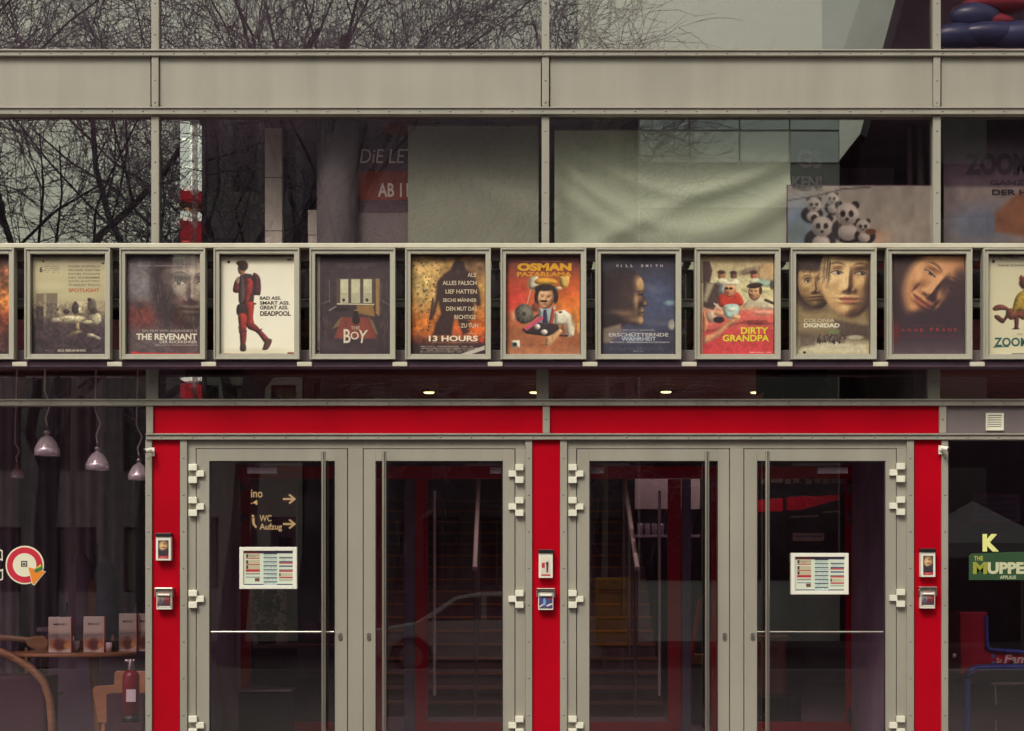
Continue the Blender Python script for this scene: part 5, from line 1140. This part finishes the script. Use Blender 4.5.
# ================================================================== first floor window
BLA = mat('grey_green_blind', (.35, .40, .29), rough=.85, var=.12, scale=1.2, stretch=(1, 1, 1)); SHEET = mat('pale_green_sheet', (.56, .69, .48), rough=.8, var=.05, scale=1)
def hanging(px0, px1, q0, q1, y, m, folds, name, lab, seed):
    """cloth hung from its top edge, with soft swags"""
    x0, z1 = at(px0, q0, y); x1, z0 = at(px1, q1, y)
    t = thing(name, lab, 'curtain', ((x0 + x1) / 2, y, z0)); nx, nz = 70, 46; v = []
    for b in range(2):
        for j in range(nz + 1):
            for i in range(nx + 1):
                u, w = i / nx, j / nz
                d = sum(A * math.exp(-((w - (c0 + c1 * u + c2 * u * u)) / s) ** 2) for A, c0, c1, c2, s in folds)
                v.append((x0 + (x1 - x0) * u, y - d * min(1, 3 * (1 - w) + .1) + .004 * b, z0 + (z1 - z0) * w))
    N = nx + 1; f = []; K = N * (nz + 1)
    for j in range(nz):
        for i in range(nx):
            a = j * N + i; f.append((a, a + 1, a + N + 1, a + N)); f.append((K + a + N, K + a + N + 1, K + a + 1, K + a))
    mb = MB(); mb.add(v, f, m, True); mb.build('cloth', t)
    mb = MB(); mb.tube([(x0, y + .01, z1 + .005), (x1, y + .01, z1 + .005)], .010, GREYD, 8); mb.build('top_rod', t)
hanging(408, 538.5, 126, 300, .42, BLA, [(.02, .95, -.5, 0, .10), (.02, .75, -.2, 0, .2)], 'roller_blind', 'dim grey green blind behind the middle window, left of the post', 1)
hanging(554.5, 790, 130.5, 300, .36, SHEET, [(.045, .86, -1.6, 1.4, .055), (.038, 1.06, -1.5, 1.3, .05), (.034, .68, -1.3, 1.2, .06), (.028, 1.2, -1.1, .85, .05), (.03, .2, .75, -.1, .06)], 'hanging_sheet', 'pale green sheet with sagging folds behind the window right of the post', 2)
COLM = mat('grey_column_plaster', (.15, .142, .138), rough=.8, var=.1)
t = thing('round_column', 'round grey concrete column behind the upper window, left of the posters', 'column', (AX(338, .45), .45, 3.98))
mb = MB(); xc = AX(337.5, .45); mb.lathe([(.17, 3.98), (.17, 5.28)], (xc, .45, 0), COLM, 28); mb.build('shaft', t)
mb = MB(); mb.lathe([(.20, 3.98), (.20, 4.04), (.17, 4.05)], (xc, .45, 0), PURP, 28); mb.build('base', t)
PAL = mat('pale_stone_strip', (.80, .78, .64), rough=.8, var=.1)
for a, b, q0, q1, yy, lab in ((265, 282, 124, 262, .7, 'tall pale panel standing left of the round column upstairs'), (308, 317, 210, 262, .7, 'short pale panel right beside the round column upstairs')):
    mb = MB(); x0, z1 = at(a, q0, yy); x1, z0 = at(b, q1, yy); z0 = 3.981; mb.box(x0, x1, yy, yy + .12, z0, z1, PAL)
    for k in (1, 2): mb.box(x0 - .002, x1 + .002, yy - .003, yy + .1, z0 + (z1 - z0) * k / 3 - .006, z0 + (z1 - z0) * k / 3, PURPD)
    tag(mb.build('wall_panel', loc=(x0, yy, z0)), lab, 'panel')
y = .5; t = thing('film_banner', 'dark banner with white scrawl DIE LE and an orange foot, behind the upper window', 'banner', (AX(384, y), y, AZ(243, y)))
mb = MB(); mb.pbox(356, 440, 118, 260, y, y + .02, mat('banner_cloth', (.10, .065, .08))); mb.build('cloth', t)
mb = MB(); mb.pbox(357, 440, 171, 200, y - .004, y - .0005, ink((146, 66, 44))); mb.pbox(382, 440, 122, 135, y - .004, y - .0005, ink((140, 60, 42))); mb.pbox(357, 440, 213, 260, y - .004, y - .0005, ink((128, 120, 116))); mb.build('orange_bands', t)
mb = MB(); BW = ink((240, 230, 220)); pix_text(mb, "DiE LETZTEN", 360, 149, 456, 163, y - .006, BW, bold=.0, shear=.15); pix_text(mb, "AB 11. FEBRUAR", 378, 183, 470, 197, y - .006, BW, bold=.02); mb.build('lettering', t)
y = .3; t = thing('picture_banner', 'pale panel with a blue wash and brown marks behind the upper right window', 'banner', (AX(860, y), y, AZ(243, y)))
c = Canvas(0, 0, 600, 160, 150).grad((0, (168, 164, 148)), (160, (182, 178, 158))); c.blob(60, 110, 90, 70, (130, 160, 184), .9, 1).blob(40, 130, 50, 30, (120, 140, 130), .7, 1).blob(350, 140, 60, 20, (226, 176, 136), .6, 1)
c.shade = .35
for u, w, r, tilt in ((104, 52, 21, -1), (176, 36, 18, 1), (136, 112, 30, -1), (236, 78, 33, 1), (300, 112, 20, 1)):     # a heap of plain black and white bears
    K, Wh = (42, 32, 38), (196, 190, 174)
    c.blob(u + 8 * tilt, w + r * 1.3, r * 2.1, r * 1.15, K, 1, .15).blob(u + 4 * tilt, w + r * 1.5, r * 1.2, r * .7, Wh, 1, .2)
    for q in (-1, 1): c.blob(u + q * r * 1.0, w - r * .75, r * .5, r * .36, K, 1, .2)
    c.blob(u, w, r * 1.4, r * .95, Wh, 1, .12)
    for q in (-1, 1): c.blob(u + q * r * .5, w - r * .05, r * .34, r * .28, K, 1, .25)
    c.blob(u, w + r * .42, r * .26, r * .14, K, 1, .3)
c.shade = 0
c.blob(330, 126, 22, 9, (120, 74, 52), 1, .3)
c.line(0, 40, 120, 26, 3, (66, 54, 62)).line(120, 26, 220, 8, 3, (66, 54, 62)).line(220, 8, 330, 4, 3, (66, 54, 62)).mottle(40, .15, 1)
x0, z1 = at(788, 186, y); x1, z0 = at(938, 244, y)
mb = MB(); mb.box(x0 - .01, x1 + .01, y + .004, y + .03, z0 - .1, z1 + .01, PURPD); mb.build('board', t); print_mesh(c, x0, x1, z0, z1, y, 'print', t)
mb = MB(); DT = ink((62, 52, 60)); pix_text(mb, "GS", 797, 149, 822, 168, y - .02, ink((66, 54, 64)), bold=.03); pix_text(mb, "KEN!", 792, 176, 822, 188, y - .02, ink((66, 54, 64)), bold=.03); mb.build('lettering', t)
for a, b, lab in ((907, 913, 'thin dark pipe standing behind the upper right window'), (917, 925, 'pale grey pipe standing beside the right post of the upper window')):
    mb = MB(); xx, _ = at((a + b) / 2, 0, .6); mb.tube([(xx, .6, 3.981), (xx, .6, 5.27)], (b - a) / 2 / PPM, PURPD if a == 907 else COLM, 12); tag(mb.build('pipe', loc=(xx, .6, 3.981)), lab, 'pipe')
mb = MB(); x0, z1 = at(826, 123, 2.2); x1, _ = at(894, 0, 2.2); mb.box(x0, x1, 2.2, 2.3, 3.981, z1, PURP); tag(mb.build('partition_panel', loc=(x0, 2.2, 3.981)), 'tall plum grey panel standing behind the upper right window', 'panel')
y = .3; t = thing('title_banner', 'dim banner with dark ZOOMANIA lettering at the upper right edge', 'banner', (AX(1010, y), y, AZ(243, y)))
c = Canvas(0, 0, 400, 330, 120).grad((0, (84, 68, 80)), (176, (92, 76, 88)), (186, (150, 140, 134)), (330, (158, 148, 138))); c.blob(120, 280, 110, 50, (112, 128, 146), .8, 1).poly([(170, 250), (260, 190), (400, 180), (400, 330), (170, 300)], (150, 92, 56), .8, 14).blob(200, 40, 120, 30, (66, 50, 62), .6, .8).mottle(30, .15, 2)
x0, z1 = at(944, 118, y); x1, z0 = at(1064, 243, y)
mb = MB(); mb.box(x0, x1, y + .004, y + .03, z0 - .1, z1, PURPD); mb.build('board', t); print_mesh(c, x0, x1, z0, z1, y, 'print', t)
mb = MB(); pix_text(mb, "ZOOMANIA", 965, 153, 1078, 175, y - .004, ink((56, 44, 56)), bold=.06); pix_text(mb, "GANZ SCHÖN", 990, 179, 1070, 185, y - .004, ink((56, 44, 56)), bold=.02); pix_text(mb, "DER HELD", 992, 189.5, 1050, 195, y - .004, ink((36, 28, 34)), bold=.03); mb.build('lettering', t)
t = thing('red_light_strip', 'dark red strip hung across the first floor behind the right poster cases', 'strip', (AX(850, 1.8), 1.8, AZ(271, 1.8)))
mb = MB(); mb.pbox(688, 1030, 262, 271, 1.8, 1.84, RI); mb.build('strip', t)
mb = MB(); 
for a in (700, 850, 1010): x, z = at(a, 262, 1.8); mb.tube([(x, 1.82, z), (x, 1.82, 5.27)], .006, RIVET, 6)
mb.build('hanger', t)
# second floor, top right: soft red and navy bundle on the sill
y = .75; t = thing('inflatable_bundle', 'soft red and navy inflatable bundle lying behind the top right window', 'inflatable', (AX(985, y), y, AZ(45, y)))
NB = mat('navy_vinyl', (.05, .06, .14), rough=.3, var=.2); RB = mat('dim_red_vinyl', (.34, .05, .07), rough=.3, var=.2)
for nm, m, L in (('navy_roll', NB, [(960, 36, 20, .7), (990, 34, 26, .5), (1020, 36, 26, .6), (975, 16, 18, .8)]), ('red_roll', RB, [(985, 20, 22, .45), (1000, 2, 26, .4), (972, 10, 14, .6)])):
    mb = MB()
    for px, q, r, f in L: xx, zz = at(px, q, y); mb.ball((xx, y + (.05 if m is RB else 0), zz), r / PPM, m, 20, (1.5, .7, f))
    mb.build(nm, t)
mb = MB(); mb.box(AX(944, .5), AX(1060, .5), .5, 1.1, 5.73, AZ(48, .5), PURPD); tag(mb.build('window_ledge', loc=(AX(1000), .8, 5.73)), 'dark ledge inside the top right window', 'ledge')
# pale blind in the top middle right window
t = thing('pale_blind', 'pale grey green blind behind the top window right of the middle post', 'curtain', (AX(700, .9), .9, AZ(50, .9)))
mb = MB(); x0, z1 = at(578, -300, .9); x1, _ = at(822, 0, .9); mb.box(x0, x1, .9, .91, 5.74, z1, mat('dim_blind_cloth', (.2, .21, .17), rough=.9)); mb.build('cloth', t)

# ================================================================== across the street: what the glass mirrors
BK = mat('bark', (.15, .125, .15), rough=.9, var=.3, scale=5, bump=.3)
TW = mat('twig_bark', (.42, .35, .46), rough=.9, var=.3)
def bare_tree(x, y, H, seed, lab, spread=1.0):
    rg = random.Random(seed); t = thing('bare_tree', lab, 'tree', (x, y, -.17), 'bare trees mirrored in the windows')
    tr, cr = MB(), MB(); cnt = [0]
    def grow(p, d, L, r, lev):
        n = 5 if lev < 2 else 4 if lev < 4 else 3
        pts = [p]; dd = d.copy()
        for i in range(n):
            w = .10 if lev == 0 else .20 if lev < 3 else .24
            dd = (dd + Vector((rg.gauss(0, w), rg.gauss(0, w), rg.gauss(.03, w)))).normalized(); pts.append(pts[-1] + dd * L / n)
        r2 = r * (.72 if lev < 2 else .5); (tr if lev < 3 else cr).tube(pts, r, BK if lev < 3 else TW, 8 if lev < 2 else 5 if lev < 3 else 3, False, r2); cnt[0] += 1
        if lev >= 5: return
        k = (4, 5, 5, 6, 4)[lev]
        for i in range(k):
            u = (.55 + .45 * i / (k - 1)) if lev == 0 else .25 + .75 * (i + rg.random() * .6) / k
            u = min(u, .999); j = int(u * n); q = pts[j].lerp(pts[j + 1], u * n - j)
            tdir = (pts[j + 1] - pts[j]).normalized(); ax = tdir.orthogonal().normalized(); ax.rotate(Matrix.Rotation(rg.random() * 6.283, 3, tdir))
            ang = rg.uniform(.4, .95) * spread; nd = (tdir * math.cos(ang) + ax * math.sin(ang)).normalized()
            if lev < 3: nd = (nd + Vector((0, 0, .25))).normalized()
            rr = r * (1 - u * .45) * rg.uniform(.42, .62); rr = max(rr, .0075)
            grow(q, nd, L * rg.uniform(.55, .78) * (1.15 if lev == 0 else 1), rr, lev + 1)
    H *= 1.22; grow(Vector((x, y, -.17)), Vector((rg.gauss(0, .05), rg.gauss(0, .03), 1)).normalized(), H * .38, H * .0140, 0)
    tr.build('trunk', t); cr.build('crown', t)
    return cnt[0]
TREES = ((-10.2, -21.5, 15.5, 3, 'bare street tree mirrored at the left edge of the windows'), (-5.6, -22.0, 16.5, 8, 'tall bare tree mirrored behind the first door'),
         (-2.6, -22.6, 13.5, 21, 'bare tree mirrored in the top window left of the middle post'), (-14.5, -23, 15, 30, 'bare tree mirrored beyond the left picture edge'),
         (-8.0, -26.2, 17, 44, 'bare tree standing further back, mirrored between the left two'), (-8.9, -20.6, 14.5, 52, 'shorter bare tree nearest the street, mirrored over the cafe window'),
         (-4.4, -25.8, 15.5, 61, 'bare tree standing further back, mirrored over the second door'))
for x, y, H, s, lab in TREES: bare_tree(x, y, H, s, lab)
def office(name, lab, x0, x1, y, depth, H, wall, glassm, bays, floors, zb=0.0, sill=.9, wh=1.5, win=True, frame=None):
    """building whose front looks towards +y (to the cinema)"""
    t = thing(name, lab, 'building', ((x0 + x1) / 2, y, -.17))
    mb = MB(); bw = (x1 - x0) / bays; fh = (H - zb) / floors
    mb.box(x0, x1, y - depth, y - .35, -.17, H, wall)
    # wall grid in front of the recessed windows
    for i in range(bays + 1):
        a = x0 + i * bw; mb.box(max(x0, a - bw * .17), min(x1, a + bw * .17), y - .345, y, -.17, H, wall)
    for j in range(floors + 1):
        z = zb + j * fh; zz0, zz1 = max(-.17, z - (fh - wh - sill)), min(H, z + sill)
        for i in range(bays): mb.box(x0 + (i + .17) * bw + .001, x0 + (i + .83) * bw - .001, y - .345, y - .03, zz0, zz1, wall)
    mb.build('wall', t)
    mb = MB(); mb.box(x0 - .2, x1 + .2, y - depth - .2, y + .25, H + .001, H + .3, frame or wall); mb.build('roof', t, .02)
    if win:
        rg = random.Random(int(x0 * 10)); n = 0
        for j in range(floors):
            for i in range(bays):
                a, b = x0 + (i + .17) * bw + .03, x0 + (i + .83) * bw - .03; z0 = zb + j * fh + sill; z1 = z0 + wh
                if n > 95: continue
                n += 1; mb = MB(); fm = frame or WHITE
                for u, v, s, r in ((a, a + .06, z0, z1), (b - .06, b, z0, z1), ((a + b) / 2 - .03, (a + b) / 2 + .03, z0, z1), (a, b, z1 - .06, z1), (a, b, z0, z0 + .06)): mb.box(u, v, y - .28, y - .2, s, r, fm)
                wdw = mb.build('window', t)
                mb = MB(); mb.box(a + .01, b - .01, y - .26, y - .25, z0 + .01, z1 - .01, glassm[rg.randrange(len(glassm))]); mb.build('pane', wdw)
    return t
DK = mat('sooty_brick', (.55, .48, .50), rough=.9, var=.25, scale=3); G1 = mat('dark_pane', (.02, .02, .03), rough=.06, spec=.9); G2 = mat('blind_pane', (.42, .42, .34), rough=.3); G3 = mat('sky_pane', (.06, .07, .08), rough=.05, spec=1)
DKB = mat('dark_brick', (.16, .12, .135), rough=.9, var=.25, scale=3); PLF = mat('pale_render', (.80, .78, .70), rough=.8, var=.08); FRM = mat('dull_frame', (.16, .14, .15))
office('brick_office', 'dark brick office block mirrored in the upper windows around the middle post', -5.1, 3.0, -31, 10, 13.6, DKB, (G1, G1, G2, G1, G3), 6, 4, .4, .9, 1.75, frame=FRM)
office('pale_house', 'narrow tall house of pale render mirrored left of the upstairs column', -8.0, -5.15, -31, 10, 13.4, PLF, (G1, G2, G1), 3, 4, .4, .9, 1.75, frame=FRM)
office('grey_terrace', 'low grey stone terrace mirrored behind the trees in the cafe window', -34, -8.05, -31, 9, 9.2, DK, (G1, G1, G2, G1, G3), 14, 3, .3, .9, 1.6, frame=FRM)
WC_ = mat('white_cladding', (.85, .87, .83), rough=.35, var=.04, scale=1); MP = mat('mirror_cladding', (.86, .92, .93), rough=.12, metal=.7, var=.03)
t = thing('white_office', 'white panel clad office mirrored in the upper right windows', 'building', (6, -31, -.17))
mb = MB(); mb.box(3.1, 8.05, -40, -31, -.17, 13.3, WC_)
mb.build('wall', t)
for i, x in enumerate((3.74, 4.97, 6.2, 7.43)):
    for j, z in enumerate((12.55, 11.75)):
        mb = MB(); mb.box(x - .6, x + .6, -30.99, -30.93, z, z + .76, MP); mb.build('cladding_panel', t, .01)
for j, z in enumerate((7.7, 4.6, 1.5)):
    mb = MB(); mb.box(3.15, 8.0, -30.99, -30.95, z, z + 2.95, G1); mb.build('window', t)
mb = MB(); mb.box(3.0, 8.15, -40.1, -30.85, 13.301, 13.5, mat('zinc_edge', (.2, .19, .2), rough=.5)); mb.build('roof', t)
t = thing('gabled_house', 'tall dark gabled house mirrored at the upper right', 'building', (14, -30, -.17))
mb = MB(); gp = [(8.5, -.17), (24, -.17), (24, 19), (10.6, 19), (9.4, 15.6), (8.5, 12.2)]
mb.prism(gp, -40, -30, mat('dark_slate', (.028, .020, .026), rough=.8, var=.2)); mb.build('wall', t)
for j in range(4):
    for i in range(5):
        mb = MB(); x = 10.2 + i * 2.6; z = 2.5 + j * 3; mb.box(x, x + 1.2, -29.99, -29.94, z, z + 1.7, G1); mb.build('window', t)
mb = MB(); mb.prism([(8.35, 12.2), (8.5, 12.1), (9.45, 15.55), (10.65, 19.001), (24.1, 19.001), (24.1, 19.2), (10.45, 19.2), (9.25, 15.6)], -40.1, -29.85, G1); mb.build('roof', t)
# advertising mast: white boxes above red ones
y = -19.2; t = thing('advert_mast', 'slim mast of white and red advert boxes mirrored in the left upper window', 'mast', (AX(186, -y), y, 0))
vx = lambda px: (px - 512) / (PPM * 15 / (15 - y)); vz = lambda q: EYE + (HORIZON - q) / (PPM * 15 / (15 - y))
mb = MB(); mb.tube([(vx(190), y - .2, -.0), (vx(190), y - .2, vz(110))], .12, DK, 10); mb.build('pole', t)
mb = MB(); mb.box(vx(179.5), vx(202), y - .45, y - .25, 0, vz(112), DKB); mb.build('backing', t)
AW = mat('lit_white_box', (.85, .86, .80), rough=.4, emit=1.7); AR = mat('advert_red', (.45, .02, .03), rough=.4, emit=1.2)
seg = [(123, 140, AW), (142, 168, AW), (170, 189, AW), (192, 201, AR), (203, 209, mat('advert_orange', (.5, .2, .06))), (212, 219, AW), (222, 242, AR), (246, 300, AW), (304, 360, AR), (364, 380, AW), (384, 398, AR)]
for a, b, m in seg:
    mb = MB(); mb.box(vx(181.5), vx(190.5), y - .15, y + .25, vz(b), vz(a), m); mb.build('advert_box', t, .01)
    mb = MB(); mb.box(vx(197.5), vx(200), y - .1, y + .1, vz(b), vz(a), m); mb.build('advert_box', t, .01)
# parked car, mirrored in the second door
def profile_x(L): return L
CY = -18.9
CP = mat('silver_car_paint', (.66, .64, .66), rough=.25, metal=.3, coat=.6)
t = thing('parked_car', 'silver hatchback parked across the pavement, mirrored in the door glass', 'car', (-.4, CY, -.17))
cx = -.45; g = -.17
body = [(-2.05, .32), (-2.08, .62), (-1.98, .80), (-1.25, .93), (-.55, 1.38), (-.2, 1.45), (.75, 1.46), (1.35, 1.34), (1.92, .98), (2.06, .86), (2.1, .45), (2.02, .28), (1.72, .26), (1.66, .48), (1.45, .64), (1.2, .64), (1.0, .48), (.94, .24), (-.94, .24), (-1.0, .48), (-1.2, .64), (-1.45, .64), (-1.66, .48), (-1.72, .26)]
mb = MB(); mb.prism([(cx + a, g + b) for a, b in body], CY - .84, CY + .84, CP); mb.build('body', t, .05, 3)
for yy in (CY + .842, CY - .852):
    mb = MB(); mb.prism([(cx + a, g + b) for a, b in [(-1.05, .95), (-.5, 1.34), (-.1, 1.38), (-.1, .97)]], yy, yy + .01, G1); mb.build('side_window', t)
    mb = MB(); mb.prism([(cx + a, g + b) for a, b in [(0, .97), (0, 1.385), (.75, 1.38), (1.5, 1.02), (1.4, .98)]], yy, yy + .01, G1); mb.build('side_window', t)
mb = MB(); mb.add([(cx - 1.2, CY - .7, g + .985), (cx - 1.2, CY + .7, g + .985), (cx - .58, CY + .62, g + 1.38), (cx - .58, CY - .62, g + 1.38), (cx - 1.18, CY - .7, g + .96), (cx - 1.18, CY + .7, g + .96), (cx - .56, CY + .62, g + 1.355), (cx - .56, CY - .62, g + 1.355)], [(0, 1, 2, 3), (7, 6, 5, 4), (0, 4, 5, 1), (1, 5, 6, 2), (2, 6, 7, 3), (3, 7, 4, 0)], G1); mb.build('windscreen', t)
TY = mat('tyre_rubber', (.015, .014, .015), rough=.8)
for dx in (-1.33, 1.33):
    for yy, s in ((CY + .80, 1), (CY - .80, -1)):
        mb = MB(); mb.tube([(cx + dx, yy - .09, g + .32), (cx + dx, yy + .09, g + .32)], .32, TY, 28); w = mb.build('wheel', t, .02)
        mb = MB(); mb.tube([(cx + dx, yy + s * .0905, g + .32), (cx + dx, yy + s * .1, g + .32)], .21, STEEL, 20); mb.build('rim', w)
for yy in (CY - .58, CY + .58):
    mb = MB(); mb.ball((cx - 1.99, yy, g + .70), .13, WHITE, 12, (.6, 1.2, .7)); mb.build('headlight', t)
    mb = MB(); mb.ball((cx + 2.02, yy, g + .82), .12, RED, 12, (.5, 1, .9)); mb.build('tail_light', t)
t = thing('post_box', 'yellow post box on a stand, mirrored in the third door', 'post box', (1.75, -17.4, -.17))
PBX = mat('post_yellow', (.55, .27, .01), rough=.35, var=.05)
mb = MB(); mb.box(1.45, 2.05, -17.75, -17.35, .35, 1.55, PBX); mb.build('case', t, .04, 3)
mb = MB(); mb.tube([(1.6, -17.55, -.17), (1.6, -17.55, .36)], .04, RIVET, 8); mb.tube([(1.9, -17.55, -.17), (1.9, -17.55, .36)], .04, RIVET, 8); mb.build('stand', t)
mb = MB(); mb.box(1.52, 1.98, -17.348, -17.33, 1.28, 1.34, BLACK); mb.build('slot', t)
t = thing('market_tent', 'pale grey peaked tent across the street, mirrored in the right window', 'tent', (9.6, -24, -.17))
TC = mat('tent_canvas', (.24, .22, .25), rough=.8)
mb = MB(); mb.add([(8.2, -25.2, 2.25), (11.0, -25.2, 2.25), (11.0, -22.8, 2.25), (8.2, -22.8, 2.25), (9.6, -24, 3.15), (8.2, -25.2, 1.95), (11.0, -25.2, 1.95), (11.0, -22.8, 1.95), (8.2, -22.8, 1.95)], [(0, 1, 4), (1, 2, 4), (2, 3, 4), (3, 0, 4), (0, 5, 6, 1), (1, 6, 7, 2), (2, 7, 8, 3), (3, 8, 5, 0)], TC); mb.build('canopy', t)
for a in (8.25, 10.95):
    for b in (-25.15, -22.85):
        mb = MB(); mb.tube([(a, b, -.17), (a, b, 2.2)], .03, RIVET, 8); mb.build('pole', t)

for px, yy, H, lab in ((70, -17.6, 6.5, 'dark street lamp post mirrored in the left cafe window'), (604, -19.6, 7.0, 'dark street lamp post mirrored in the third door')):
    k = PPM * 15 / (15 - yy); x = (px - 512) / k
    t = thing('street_lamp', lab, 'street lamp', (x, yy, -.17))
    mb = MB(); mb.tube([(x, yy, -.17), (x + .06, yy, H)], .07, RIVET, 10, r2=.045); mb.build('post', t)
    mb = MB(); mb.lathe([(.02, .5), (.2, .35), (.16, .0), (.001, -.02)], (x + .06, yy, H), WHITE, 14); mb.build('lantern', t)
